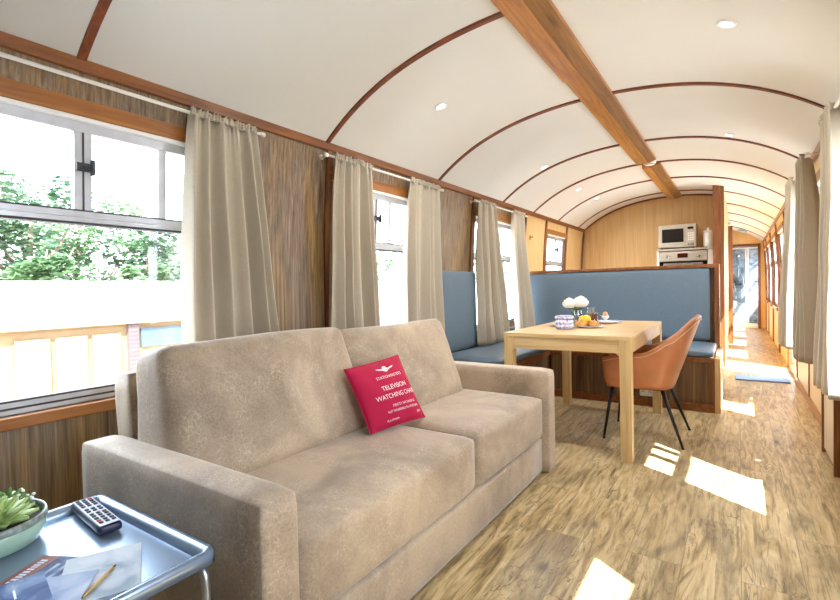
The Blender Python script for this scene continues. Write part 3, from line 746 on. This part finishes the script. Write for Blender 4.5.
# ------------------------------------------------------------------ dining table
tb = empty('dining_table', (-.95, 3.76, 0), label='pale oak dining table laid for tea before the blue bench', cat='table')
TX0, TX1, TY0, TY1, TZ = -1.36, -.54, 3.06, 4.42, .767
def L2(x, y): return x+.95, y-3.76
mb = MB(); a = L2(TX0, TY0); b = L2(TX1, TY1); mb.box(a[0], a[1], TZ-.028, b[0], b[1], TZ); mb.build('tabletop', M['oak'], tb, bevel=.004)
for nm, (x0, y0, x1, y1) in (('apron', (TX0+.07, TY0+.006, TX1-.07, TY0+.03)), ('apron', (TX0+.07, TY1-.03, TX1-.07, TY1-.006)), ('apron', (TX0+.006, TY0+.07, TX0+.03, TY1-.07)), ('apron', (TX1-.03, TY0+.07, TX1-.006, TY1-.07))):
    mb = MB(); a = L2(x0, y0); b = L2(x1, y1); mb.box(a[0], a[1], TZ-.105, b[0], b[1], TZ-.0285); mb.build(nm, M['oak'], tb)
for sx in (0, 1):
    for sy in (0, 1):
        x = TX0+.001 if sx == 0 else TX1-.066; y = TY0+.001 if sy == 0 else TY1-.066
        a = L2(x, y); mb = MB(); mb.box(a[0], a[1], 0, a[0]+.065, a[1]+.065, TZ-.0285)
        # curved bracket where leg meets apron
        px = a[0]+(.065 if sx == 0 else 0); s = 1 if sx == 0 else -1; n = 6
        pr = [(px, TZ-.03)]+[(px+s*(.035-.035*math.sin(PI/2*i/n)), TZ-.105-.035+.035*math.cos(PI/2*i/n)) for i in range(n+1)]
        vs = [(p[0], yy, p[1]) for yy in (a[1]+.006, a[1]+.03) for p in pr]; q = len(pr)
        mb.add(vs, [tuple(range(q)), tuple(range(2*q-1, q-1, -1))]+[(i, (i+1) % q, q+(i+1) % q, q+i) for i in range(q)])
        mb.build('leg', M['oakz'], tb, bevel=.003)

# ------------------------------------------------------------------ tan bucket chair
ch = empty('tub_chair', (-.555, 3.73, 0), PI, label='tan leather tub chair with thin black legs tucked at the oak table', cat='chair')
def outline(u, hw, fF, fB, pw):
    """u 0..1 from the front left tip round the back to the front right tip (local +x is forward)"""
    t = (u-.5)*2; a = t*PI*.5    # -90..90 round the back
    if abs(t) > .55:
        s = (abs(t)-.55)/.45; y = math.copysign(hw, t); x = (fB*.45)+(fF-fB*.45)*s
        return x, y
    a = t/.55*PI/2; cx = fB*.45
    x = cx+(fB-cx)*abs(math.cos(a))**pw; y = hw*math.copysign(abs(math.sin(a))**pw, a); return x, y
def topz(x):
    if x > .0: return .60-.05*(x/.27)**2
    t = min(1, -x/.315); return .60+.245*(t**1.5)
def shell(u, v, off=0):
    bx, by = outline(u, .205, .225, -.165, .7); tx, ty = outline(u, .272-off, .24, -.325+off, .85)
    tz_ = topz(tx); bz = .375; e = v
    bul = math.sin(PI*v)*.025
    x = bx+(tx-bx)*e; y = by+(ty-by)*(e**.7); z = bz+(tz_-bz)*e
    fx = 1 if tx < 0 else 0
    y += math.copysign(bul, by) if abs(by) > .1 else 0
    t = abs(u-.5)*2
    if t > .93: x -= (t-.93)/.07*.02*(1-abs(2*v-1))*0
    return (x, y, z)
mb = MB(); mb.grid(shell, 56, 12); mb.build('shell', M['leather'], ch, solid=.03, bevel=0)
mb = MB()
def pan(u, v):
    bx, by = outline(u, .2, .225, -.16, .7); c = (.06, 0); k2 = 1-v
    return (c[0]+(bx-c[0])*k2, by*k2, .372)
mb.grid(pan, 40, 6); mb.build('shell_base', M['leather'], ch, solid=.018)
mb = MB(); mb.rbox((.42, .41, .1), .04, (.005, 0, .018), 10, T(.05, 0, .43)); mb.build('seat_pad', M['leatherin'], ch)
mb = MB(); mb.tube([shell(i/60, 1.0) for i in range(61)], .0165, 8); mb.build('rim_roll', M['leather'], ch)
mb = MB(); mb.tube([Vector(shell(i/60, .985))+Vector((0, 0, .0)) + Vector((-.018 if abs(i-30) < 16 else 0, math.copysign(.018, (i-30)) if abs(i-30) >= 12 else 0, -.006)) for i in range(61)], .0028, 6); mb.build('stitched_seam', M['stitch'], ch)
for fx, fy in ((1, 1), (1, -1), (-1, 1), (-1, -1)):
    tx = .20 if fx > 0 else -.115
    mb = MB(); mb.tube([(tx, fy*.165, .368), (fx*.245, fy*.242, .006)], [.0135, .008], 10); mb.lathe([(0, 0), (.010, 0), (.010, .008), (0, .008)], 10, mx=T(fx*.245, fy*.242, 0)); mb.build('leg', M['black'], ch)
    # short plate under the seat
mb = MB()
mb.box(-.13, -.18, .356, .215, -.15, .363); mb.box(-.13, .15, .356, .215, .18, .363); mb.box(.02, -.15, .356, .06, .15, .363); mb.build('leg_frame', M['black'], ch)

# ------------------------------------------------------------------ corner bench
bn = empty('corner_bench', (-1.2, 4.9, 0), label='L-shaped corner bench with slate blue cushions around the dining table', cat='bench')
def B(x, y, z, *a): return T(x+1.2, y-4.9, z, *a)
def bbox(nm, x0, y0, z0, x1, y1, z1, m, bevel=.004, parent=None):
    mb = MB(); mb.box(x0+1.2, y0-4.9, z0, x1+1.2, y1-4.9, z1); return mb.build(nm, m, parent or bn, bevel=bevel)
BX0 = -2.125; BF = 4.60; BB = 5.34
bbox('back_bench_box', -1.545, BF, 0.07, -.175, BB, .412, M['bench_panel'])
bbox('bottom_rail', -1.545, BF-.012, 0, -.172, BF+.02, .07, M['mahog'])
bbox('top_rail', -1.545, BF-.012, .412, -.172, BF+.03, .452, M['mahog'])
bbox('end_stile', -.215, BF-.010, .07, -.172, BF+.0, .412, M['mahogz'])
bbox('end_panel', -.172, BF-.006, 0, -.132, BB+.13, .452, M['lightwood'])
bbox('side_bench_box', BX0, 3.42, .07, -1.57, BB, .412, M['bench_panel'])
bbox('side_bottom_rail', -1.57, 3.42, 0, -1.552, BF-.013, .07, M['mahog'])
bbox('side_top_rail', -1.572, 3.42, .405, -1.545, BF-.013, .452, M['mahog'])
def bsoft(nm, x0, y0, z0, x1, y1, z1, m, r=.025, puff=(0, 0, .008)):
    mb = MB(); mb.rbox((x1-x0, y1-y0, z1-z0), r, puff, 10, B((x0+x1)/2, (y0+y1)/2, (z0+z1)/2)); return mb.build(nm, m, bn)
bsoft('side_seat_cushion', BX0+.005, 3.40, .453, -1.535, BF-.01, .515, M['bluevinyl'])
bsoft('back_seat_cushion', BX0+.005, BF-.006, .453, -.18, BB-.005, .515, M['bluevinyl'])
bsoft('wall_backrest', XL(1)+.003, 3.46, .517, XL(1)+.06, 4.115, 1.235, M['blue'], .018, (.01, 0, 0))
bsoft('under_window_backrest', XL(.6)+.034, 4.12, .517, XL(.6)+.07, BB-.01, .635, M['blue'], .012, (.003, 0, 0))
mb = MB(); mb.rbox((1.80, .075, .71), .028, (0, .012, 0), 14, B(-1.135, BB+.037, .872)); mb.build('main_backrest', M['blue'], bn)
bbox('partition_panel', -2.12, BB+.08, 0, -.2, BB+.115, 1.225, M['bench_panel'])
bbox('partition_cap', -2.115, BB-.005, 1.228, -.155, BB+.125, 1.258, M['mahog'])
bbox('partition_post', -.198, BB-.006, .453, -.155, BB+.125, 1.228, M['mahogz'])
sk = empty('wall_socket', (-.685, BF-.012, .15), label='white double wall socket on the bench front under the table', cat='socket')
mb = MB(); mb.box(-.056, -.012, -.06, .056, 0.011, .06); mb.build('plate', M['white'], sk, bevel=.004)
for x in (-.027, .027):
    mb = MB(); mb.box(x-.008, -.0145, .016, x+.008, -.012, .03); mb.build('rocker', M['keys'], sk)
    mb = MB()
    for a, b in ((0, -.006), (-.009, -.02), (.009, -.02)): mb.box(x+a-.003, -.0128, b-.005, x+a+.003, -.0118, b+.003)
    mb.build('pin_holes', M['black'], sk)

# ------------------------------------------------------------------ things on the dining table
tin = empty('biscuit_tin', (-1.05, 3.43, TZ), -.25, label='blue and white patterned tin at the left front of the tea things', cat='tin')
mb = MB(); mb.rbox((.105, .085, .072), .014, n=6, mx=T(0, 0, .0375)); mb.build('body', M['tin'], tin)
mb = MB(); mb.rbox((.11, .09, .028), .012, n=6, mx=T(0, 0, .0865)); mb.build('lid', M['tin'], tin)
sc_ = tag(MB().lathe([(0, .006), (.05, .006), (.085, .016), (.086, .018), (.05, .009), (0, .009), (0, .0), (.045, .0), (.05, .006)], 28).build('saucer', M['porc']), 'small white plate behind the patterned tin', 'plate'); sc_.location = (-1.16, 3.66, TZ)
va = empty('flower_vase', (-1.08, 3.86, TZ), label='clear glass jar of white roses on the oak table', cat='vase')
mb = MB(); mb.lathe([(0, .0), (.042, .0), (.045, .006), (.045, .10), (.041, .112), (.043, .118), (.040, .118), (.038, .112), (.042, .10), (.042, .01), (0, .006)], 24); mb.build('jar', M['clearglass'], va)
mb = MB(); mb.lathe([(0, .008), (.0415, .01), (.0415, .07), (0, .07)], 20); mb.build('water', M['clearglass'], va)
def rose(cx, cy, cz, R, seed):
    mb = MB(); rn = random.Random(seed)
    for ring, (k2, rad, el) in enumerate(((7, 1.0, .25), (6, .85, .65), (5, .62, 1.0), (3, .35, 1.3))):
        for i in range(k2):
            a0 = 2*PI*i/k2+ring*.5+rn.uniform(-.15, .15); wd = 2.3*PI/k2*.62
            def fn(u, v):
                az = a0+(u-.5)*2*wd; e = -.9+(el+.9)*v
                rr_ = R*rad*(1+.08*math.sin(PI*v))+R*.1*(v**3); return (cx+rr_*math.cos(e)*math.cos(az), cy+rr_*math.cos(e)*math.sin(az), cz+R*.85*math.sin(e)*(.6+.4*rad)+.12*R*ring)
            mb.grid(fn, 5, 6)
    return mb
for i, (x, y, z, R) in enumerate(((-.05, -.03, .17, .05), (.035, -.01, .18, .054), (.0, .045, .178, .046))):
    b_ = rose(x, y, z, R, i).build('rose_bloom', M['petal'], va)
    mb = MB(); mb.tube([(x*.3, y*.3, .012), (x*.6, y*.6, .09), (x, y, z-R*.6)], .003, 6); mb.build('stem', M['stem'], va)
mb = MB()
for i in range(6): leafblade(mb, Vector((0, 0, .115)), i*1.05, .2, .06, .016, .002)
mb.build('leaves', M['stem'], va)
def plate(name, x, y, R, label):
    r = empty(name, (x, y, TZ), label=label, cat='plate')
    mb = MB(); mb.lathe([(0, .0), (R*.58, .0), (R*.62, .004), (R, .014), (R*1.0, .0165), (R*.64, .008), (0, .006)], 32); mb.build('dish', M['porc'], r)
    mb = MB(); mb.lathe([(R*.86, .0134), (R*.96, .0160), (R*.96, .0165), (R*.86, .0140)], 32); mb.build('blue_band', M['tin'], r); return r
plate('plate', -.93, 3.64, .115, 'blue rimmed plate of pastries and fruit')
def croissant(x, y, z, rz, label):
    o = empty('croissant', (x, y, z), rz, label=label, cat='pastry', group='golden pastries on the plate')
    pts = []; rs = []
    for i in range(15):
        t = -1+2*i/14; a = t*1.15; pts.append((.048*math.sin(a)*1.1, .045*(1-math.cos(a)), .024*(1-.35*t*t)*.9)); rs.append(max(.004, .024*(1-abs(t)**1.8)*(1+.1*(i % 2))))
    mb = MB(); mb.tube(pts, rs, 10); mb.build('crust', M['pastry'], o)
croissant(-.975, 3.61, TZ+.008, .3, 'golden croissant at the left of the pastry plate')
croissant(-.895, 3.62, TZ+.008, -.5, 'golden croissant at the right of the pastry plate')
croissant(-.945, 3.69, TZ+.008, 2.7, 'golden croissant at the back of the pastry plate')
for i, (x, y, z, rz, lb) in enumerate(((-.95, 3.645, TZ+.04, .5, 'yellow lemon slice wedge standing atop the pastries'), (-.985, 3.65, TZ+.035, 1.6, 'yellow fruit wedge on the left of the pastries'))):
    o = empty('fruit_wedge', (x, y, z), rz, label=lb, cat='fruit', group='yellow fruit on the pastry plate')
    mb = MB(); mb.rbox((.05, .03, .05), .014, (.004, .006, .008), 6, T(0, 0, .02, .3, .2)); mb.build('flesh', M['yellow'], o)
gl = empty('tea_glass', (-.96, 3.88, TZ), label='glass of red-brown tea behind the pastry plate', cat='glass')
mb = MB(); mb.lathe([(0, .0), (.034, .0), (.037, .01), (.042, .1), (.0405, .1), (.036, .012), (0, .008)], 24); mb.build('tumbler', M['clearglass'], gl)
mb = MB(); mb.lathe([(0, .009), (.0345, .0125), (.0395, .088), (0, .088)], 24); mb.build('tea', M['tea'], gl)
mb = MB(); mb.tube([(.041, 0, .08), (.063, 0, .072), (.063, 0, .035), (.038, 0, .025)], .005, 8); mb.build('handle', M['clearglass'], gl)
g2 = empty('drinking_glass', (-1.02, 4.06, TZ), label='tall empty glass behind the roses', cat='glass')
mb = MB(); mb.lathe([(0, .0), (.028, .0), (.034, .13), (.0325, .13), (.027, .008), (0, .006)], 24); mb.build('tumbler', M['clearglass'], g2)
plate('plate', -.9, 4.1, .12, 'white plate at the far side of the table under the egg cup')
eg = empty('egg_cup', (-.905, 4.05, TZ+.0085), label='white egg cup holding a brown egg on the far plate', cat='egg cup')
mb = MB(); mb.lathe([(0, 0), (.024, 0), (.022, .006), (.010, .014), (.012, .024), (.026, .038), (.029, .055), (.027, .055), (.022, .04), (0, .034)], 24); mb.build('cup', M['porc'], eg)
mb = MB(); mb.lathe([(0.0, .036), (.012, .040), (.021, .056), (.021, .066), (.015, .082), (0, .089)], 20); mb.build('egg', M['egg'], eg)

# ------------------------------------------------------------------ kitchen
kc = empty('kitchen_cabinet', (-.62, 7.66, 0), label='tall white oven housing cabinet against the maple end wall', cat='cabinet')
KX0, KX1, KY0 = -.955, -.285, 7.40
def kb(nm, x0, y0, z0, x1, y1, z1, m, par=kc, bevel=.002, off=(-.62, 7.66, 0)):
    mb = MB(); mb.box(x0-off[0], y0-off[1], z0-off[2], x1-off[0], y1-off[1], z1-off[2]); return mb.build(nm, m, par, bevel=bevel)
kb('side_panel', KX0, KY0, 0, KX0+.03, 7.98, 1.525, M['white']); kb('side_panel', KX1-.06, KY0, 0, KX1, 7.98, 1.525, M['white'])
kb('top_panel', KX0-.01, KY0-.015, 1.527, KX1, 7.98, 1.555, M['steelblue']); kb('back_panel', KX0+.03, 7.95, 0, KX1-.06, 7.98, 1.525, M['white'])
kb('lower_door', KX0+.032, KY0, .1, KX1-.062, KY0+.02, .9, M['white']); kb('shelf', KX0+.03, KY0+.02, .9, KX1-.06, 7.94, .92, M['white'])
ov = empty('oven', (-.62, 7.42, .925), label='built-in steel oven with dark display below the microwave', cat='oven'); O0 = (-.62, 7.42, .925)
kb('body', KX0+.036, KY0+.03, .925, KX1-.066, 7.93, 1.50, M['steelblue'], ov, off=O0)
kb('control_panel', KX0+.036, KY0-.006, 1.385, KX1-.066, KY0+.028, 1.515, M['steelblue'], ov, off=O0)
dp = kb('display', -.70, KY0-.009, 1.425, -.575, KY0-.006, 1.485, M['display'], ov, off=O0, bevel=0)
for x in (-.82, -.45):
    mb = MB(); mb.lathe([(0, 0), (.022, 0), (.019, .022), (0, .022)], 16, mx=T(x+.62, KY0-.007-7.42, 1.445-.925, PI/2)); mb.build('knob', M['chrome'], ov)
dr = kb('door', KX0+.036, KY0-.004, .93, KX1-.066, KY0+.028, 1.378, M['darkglass'], ov, off=O0)
mb = MB(); mb.box(KX0+.085+.62, KY0-.04-7.42, 1.325-.925, KX1-.115+.62, KY0-.02-7.42, 1.355-.925)
for x in (KX0+.1, KX1-.13): mb.box(x+.62-.008, KY0-.021-7.42, 1.33-.925, x+.62+.008, KY0-.004-7.42, 1.35-.925)
mb.build('handle', M['chrome'], dr, bevel=.003)
mwx0, mwx1, mz0, mz1, my = -.935, -.475, 1.557, 1.885, 7.40
mw = empty('microwave', (-.7, 7.55, 1.556), label='silver microwave oven standing on the tall kitchen cabinet', cat='microwave'); O1 = (-.7, 7.55, 1.556)
kb('body', mwx0, my+.01, mz0+.012, mwx1, my+.36, mz1, M['steelblue'], mw, .008, O1)
d_ = kb('door', mwx0+.004, my-.004, mz0+.02, mwx1-.125, my+.008, mz1-.006, M['steelblue'], mw, .004, O1)
kb('door_window', mwx0+.05, my-.007, mz0+.085, mwx1-.15, my-.004, mz1-.06, M['darkglass'], d_, 0, O1)
p_ = kb('control_panel', mwx1-.12, my-.004, mz0+.02, mwx1-.004, my+.008, mz1-.006, M['steelblue'], mw, .004, O1)
kb('display', mwx1-.10, my-.006, mz1-.075, mwx1-.03, my-.004, mz1-.045, M['darkglass'], p_, 0, O1)
for i in range(4):
    for j in range(3): kb('button', mwx1-.098+j*.026, my-.006, mz0+.1+i*.03, mwx1-.08+j*.026, my-.004, mz0+.118+i*.03, M['white'], p_, 0, O1)
kb('open_button', mwx1-.1, my-.007, mz0+.035, mwx1-.025, my-.004, mz0+.065, M['chrome'], p_, 0, O1)
for x in (mwx0+.04, mwx1-.04):
    for y in (my+.05, my+.32): kb('foot', x-.012, y-.012, mz0-.001, x+.012, y+.012, mz0+.012, M['black'], mw, 0, O1)
jr = empty('storage_jar', (-.345, 7.5, 1.5555), label='white lidded storage jar beside the microwave', cat='jar')
mb = MB(); mb.lathe([(0, 0), (.05, 0), (.055, .01), (.055, .2), (0, .2)], 24); mb.build('body', M['porc'], jr)
mb = MB(); mb.lathe([(0, .201), (.057, .201), (.057, .222), (.02, .23), (.012, .245), (.016, .26), (0, .268)], 24); mb.build('lid', M['porc'], jr)

# ------------------------------------------------------------------ small cabinet on the right wall
cab = empty('wall_cabinet', (.47, 3.62, 0), label='low cream cabinet with dark red corner posts on the right wall', cat='cabinet')
def cbx(nm, x0, y0, z0, x1, y1, z1, m): mb = MB(); mb.box(x0-.47, y0-3.62, z0, x1-.47, y1-3.62, z1); return mb.build(nm, m, cab, bevel=.003)
cbx('corner_post', .425, 3.86, 0, .455, 3.89, .89, M['mahogz']); cbx('corner_post', .425, 3.4, 0, .455, 3.43, .89, M['mahogz'])
cbx('door_panel', .436, 3.431, .03, .45, 3.859, .87, M['cream']); cbx('side_panel', .455, 3.405, 0, .508, 3.42, .87, M['cream']); cbx('side_panel', .455, 3.87, 0, .508, 3.885, .87, M['mahogz'])
cbx('top', .42, 3.395, .892, .506, 3.895, .912, M['header'])

# doormat and small fittings
dm = tag(MB().box(-.24, -.15, 0, .24, .15, .014).build('doormat', M['matblue'], bevel=.004), 'blue rectangular doormat on the sunlit corridor floor', 'doormat'); dm.location = (.2, 6.42, .001)
sa = empty('smoke_alarm', (-.775, 5.56, CZ(-.775)-.012), label='white smoke alarm between the two lengths of ceiling beam', cat='smoke alarm')
mb = MB(); mb.lathe([(0, 0), (.062, 0), (.06, -.03), (.045, -.045), (0, -.048)], 28); mb.build('body', M['white'], sa)
mb = MB(); mb.lathe([(.047, -.0435), (.053, -.037), (.054, -.039), (.048, -.046)], 28); mb.build('vent_ring', M['keys'], sa)
hk = empty('coat_hook', (XL(1.68)+.001, 5.63, 1.68), label='small brass coat hook on the maple wall beside the far curtain', cat='hook')
mb = MB(); mb.box(0, -.012, -.03, .006, .012, .03); mb.build('plate', M['header'], hk, bevel=.002)
mb = MB(); mb.tube([(.006, 0, .01), (.03, 0, .0), (.035, 0, .02)], .005, 8); mb.build('prong', M['header'], hk)
sb = empty('motion_sensor', (-.13, 9.86, 2.09), label='small white sensor box above the brown corridor door post', cat='sensor')
mb = MB(); mb.rbox((.05, .06, .08), .01, n=4, mx=T(0, 0, 0)); mb.build('housing', M['white'], sb)
mb = MB(); mb.lathe([(0, 0), (.016, 0), (.012, .012), (0, .015)], 14, mx=T(0, -.03, -.005, PI/2)); mb.build('lens', M['keys'], sb)
bv = empty('ceiling_vent', (.07, 12.75, CZ(.07)-.012), label='blue ceiling vent cover at the far end of the corridor', cat='vent')
mb = MB(); mb.rbox((.16, .3, .03), .01, n=4, mx=T(0, 0, -.012, 0, .25)); mb.build('cover', plain('blue_vent_plastic', lin(110, 170, 210), .4), bv)
mb = MB()
for i in range(4): mb.box(-.06, -.11+i*.065, -.034, .06, -.095+i*.065, -.028, mx=T(0, 0, 0, 0, .25))
mb.build('slats', M['white'], bv)

# ------------------------------------------------------------------ recessed ceiling spotlights
def downlight(x, y, label):
    z = CZ(x); sl = math.atan((CZ(x+.01)-CZ(x-.01))/.02)
    r = empty('ceiling_spotlight', (x, y, z-.011), label=label, cat='ceiling light', group='recessed spotlights in the vaulted ceiling'); r.rotation_euler = (0, -sl, 0)
    mb = MB(); mb.lathe([(.028, -.001), (.030, -.007), (.042, -.006), (.045, 0), (.028, .0)], 28); mb.build('bezel', M['white'], r)
    mb = MB(); mb.lathe([(0, -.0035), (.0285, -.002), (.0285, -.001), (0, -.001)], 24); mb.build('lens', M['lamp'], r)
    la = bpy.data.lights.new('spot_bulb', 'AREA'); la.shape = 'DISK'; la.size = .05; la.energy = LAMP; la.color = (1, .95, .88); la.spread = PI*.9
    lo = bpy.data.objects.new('spot_bulb', la); COL.objects.link(lo); lo.parent = r; lo.location = (0, 0, -.012)
LAMP = 7
for x, y, lb in ((-.04, 2.63, 'nearest visible ceiling spotlight, right of the oak beam'), (-1.6, 2.68, 'nearest visible ceiling spotlight, left of the oak beam'),
                 (-.06, 4.62, 'second ceiling spotlight right of the oak beam, above the corridor approach'), (-1.6, 4.65, 'second ceiling spotlight left of the oak beam, above the dining table'),
                 (-1.62, 5.95, 'third ceiling spotlight left of the oak beam, over the kitchen'), (-1.6, 6.75, 'farthest ceiling spotlight left of the oak beam, close to the maple end wall')):
    downlight(x, y, lb)

# ------------------------------------------------------------------ outdoors
GZ = -1.25
gb = MB(); gb.box(-60, -40, GZ-.1, 40, 70, GZ); g = struct(gb, 'ground', M['gravel'])
ob = empty('outbuilding', (-7.5, 1.5, GZ), label='low pale beige outbuilding with shallow white roof seen through the nearest window', cat='building')
def obx(nm, x0, y0, z0, x1, y1, z1, m, par=None): mb = MB(); mb.box(x0+7.5, y0-1.5, z0-GZ, x1+7.5, y1-1.5, z1-GZ); return mb.build(nm, m, par or ob)
obx('wall', -10.4, -6, GZ, -7.0, 6.5, .70, M['render']); obx('fascia', -7.12, -6.1, .70, -6.9, 6.6, .83, M['render'])
mb = MB(); vs = [(-6.95, -6.1, .83), (-9.0, -6.1, 1.07), (-9.0, 6.6, 1.07), (-6.95, 6.6, .83), (-10.5, -6.1, .83), (-10.5, 6.6, .83)]
mb.add([(x+7.5, y-1.5, z-GZ) for x, y, z in vs], [(0, 1, 2, 3), (1, 4, 5, 2), (0, 4, 1), (3, 2, 5), (0, 3, 5, 4)]); mb.build('roof', M['roof'], ob)
obx('ridge', -9.08, -6.1, 1.05, -8.92, 6.6, 1.09, M['brick'])
obx('pillar', -7.0, 3.18, GZ, -6.93, 3.31, .70, M['brick'])
obx('window', -7.0, 3.36, .36, -6.97, 3.95, .62, M['wglass'])
for y in (1.95, 2.35, 2.75): obx('door', -7.0, y, GZ, -6.96, y+.34, .58, M['render'])
lw = empty('boundary_wall', (-11.2, 2, GZ), label='white boundary wall behind the outbuilding below the trees', cat='wall')
mb = MB(); mb.box(-.1, -14, 0, .1, 20, 1.34-GZ); mb.build('masonry', M['roof'], lw)
mb = MB(); mb.box(-.14, -14, 1.34-GZ, .14, 20, 1.40-GZ); mb.build('coping', M['roof'], lw)
def tree(x, y, h, w, label, m, seed, dens=2200, base=.35, nm='tree', gr='trees beyond the white wall'):
    r = empty(nm, (x, y, GZ), label=label, cat=nm, group=gr); rn = random.Random(seed)
    mb = MB(); mb.tube([(0, 0, 0), (.05, .1, h*.25), (-.08, 0, h*.5), (.1, .05, h*.75)], [.16, .12, .09, .03], 8)
    for i in range(7):
        a = rn.uniform(0, 6.28); z0 = h*rn.uniform(.25, .55); mb.tube([(0, 0, z0), (math.cos(a)*w*.3, math.sin(a)*w*.3, z0+h*.14), (math.cos(a)*w*.42, math.sin(a)*w*.42, z0+h*.24)], [.06, .04, .015], 6)
    mb.build('trunk', M['bark'], r)
    mb = MB(); blobs = [(rn.uniform(-.36, .36)*w, rn.uniform(-.36, .36)*w, h*rn.uniform(base, .86), w*rn.uniform(.16, .26)) for _ in range(13)]+[(0, 0, h*.72, w*.34), (0, 0, h*.5, w*.42), (.1*w, .1*w, h*.36, w*.4)]
    for i in range(dens*2):
        bx, by, bz, br_ = blobs[rn.randrange(len(blobs))]
        d = Vector((rn.gauss(0, 1), rn.gauss(0, 1), rn.gauss(0, 1))).normalized(); p = Vector((bx, by, bz))+d*br_*rn.uniform(.6, 1.08)
        s = rn.uniform(.05, .12); q = Matrix.Rotation(rn.uniform(0, 6.28), 3, 'Z') @ Matrix.Rotation(rn.uniform(-1, 1), 3, 'X')
        a_, b2 = q @ Vector((s, 0, 0)), q @ Vector((0, s*.6, 0))
        mb.add([p-a_, p-b2, p+a_, p+b2], [(0, 1, 2, 3)])
    mb.build('crown', m, r)
tree(-14.0, 1.51, 5.9, 2.1, 'dense green tree at the left edge of the nearest window', M['leaf'], 11, 2600, .3)
tree(-14.0, 4.26, 5.7, 2.2, 'green tree in the centre of the nearest window', M['leaf'], 12, 2600, .3)
tree(-14.0, 6.92, 4.7, 1.9, 'green tree at the right of the nearest window', M['leaf'], 13, 2400, .3)
for i, (y, h, lb) in enumerate(((1.7, 3.3, 'low bush above the white wall at the left of the nearest window'), (3.9, 3.5, 'low bush above the white wall in the centre of the nearest window'), (6.1, 3.4, 'low bush above the white wall at the right of the nearest window'))):
    tree(-11.9, y-.2, h, .95, lb, M['leafpale'], 30+i, 2200, .42, 'bush', 'bushes along the white wall')
tree(-17.3, 2.2, 6.8, 3.3, 'taller dark green tree behind the left tree of the nearest window', M['leaf'], 14, 3000, .3)
tree(-17.3, 6.5, 6.2, 3.3, 'taller green tree behind the gap right of centre in the nearest window', M['leafpale'], 19, 3000, .3)
tree(-21.5, 1.6, 7.6, 3.6, 'distant green tree filling the gap at the left of the nearest window', M['leafpale'], 41, 2600, .25)
tree(-21.5, 6.6, 7.4, 3.6, 'distant green tree filling the gap in the middle of the nearest window', M['leaf'], 42, 2600, .25)
tree(-21.5, 11.4, 5.6, 3.4, 'distant low tree at the right edge of the nearest window', M['leafpale'], 43, 2200, .25)
tree(-16.5, 11.8, 4.6, 3.2, 'pale green tree low at the right edge of the nearest window', M['leafpale'], 15, 2400, .25)
tree(-14.5, 17.0, 5.0, 4.2, 'pale green tree seen through the middle window', M['leafpale'], 16, 3200, .22)
tree(-14.0, 25.0, 5.5, 5.0, 'pale tree glimpsed behind the curtains of the bench window', M['leafpale'], 17, 3000, .2)
tree(-15.0, 34.0, 7.5, 6.0, 'distant pale tree behind the small kitchen window', M['leafpale'], 18, 3000, .2)

# ------------------------------------------------------------------ light
w = bpy.data.worlds.new('sky'); scene.world = w; w.use_nodes = True; nt = w.node_tree; nt.nodes.clear()
out = nt.nodes.new('ShaderNodeOutputWorld'); bg = nt.nodes.new('ShaderNodeBackground'); bg.inputs['Strength'].default_value = 8.0
tc = nt.nodes.new('ShaderNodeTexCoord'); sp = nt.nodes.new('ShaderNodeSeparateXYZ'); nt.links.new(tc.outputs['Generated'], sp.inputs[0])
rp = nt.nodes.new('ShaderNodeValToRGB'); rp.color_ramp.elements[0].position = 0; rp.color_ramp.elements[0].color = (.93, .96, 1, 1); rp.color_ramp.elements[1].position = .8; rp.color_ramp.elements[1].color = (.72, .85, 1, 1)
nt.links.new(sp.outputs[2], rp.inputs[0]); nt.links.new(rp.outputs[0], bg.inputs[0]); nt.links.new(bg.outputs[0], out.inputs[0])
su = bpy.data.lights.new('sun', 'SUN'); su.energy = 30; su.angle = .009; su.color = (1, .98, .95)
so = bpy.data.objects.new('sun', su); COL.objects.link(so)
so.rotation_euler = Vector((-.585, .42, -1)).to_track_quat('-Z', 'Y').to_euler()

# ------------------------------------------------------------------ camera
f_px = 476.39; yaw, pitch, roll = (math.radians(v) for v in (33.838, -1.305, -1.309))
cy, sy, cp, sp_ = math.cos(yaw), math.sin(yaw), math.cos(pitch), math.sin(pitch)
fw = Vector((-sy*cp, cy*cp, sp_)); rt = Vector((cy, sy, 0)); up = rt.cross(fw)
cr, sr_ = math.cos(roll), math.sin(roll); r2 = rt*cr+up*sr_; u2 = -rt*sr_+up*cr
cam = bpy.data.cameras.new('camera'); cam.sensor_width = 36; cam.lens = 36*f_px/840; cam.clip_start = .02; cam.clip_end = 300
co_ = bpy.data.objects.new('camera', cam); COL.objects.link(co_)
co_.matrix_world = Matrix(((r2.x, u2.x, -fw.x, 0), (r2.y, u2.y, -fw.y, 0), (r2.z, u2.z, -fw.z, 1.08), (0, 0, 0, 1)))
scene.camera = co_
vs_ = scene.view_settings; vs_.view_transform = 'Standard'; vs_.look = 'None'; vs_.gamma = 1; vs_.use_curve_mapping = False; vs_.exposure = 0.6
scene.cycles.max_bounces = 14; scene.cycles.diffuse_bounces = 8; scene.cycles.transparent_max_bounces = 24
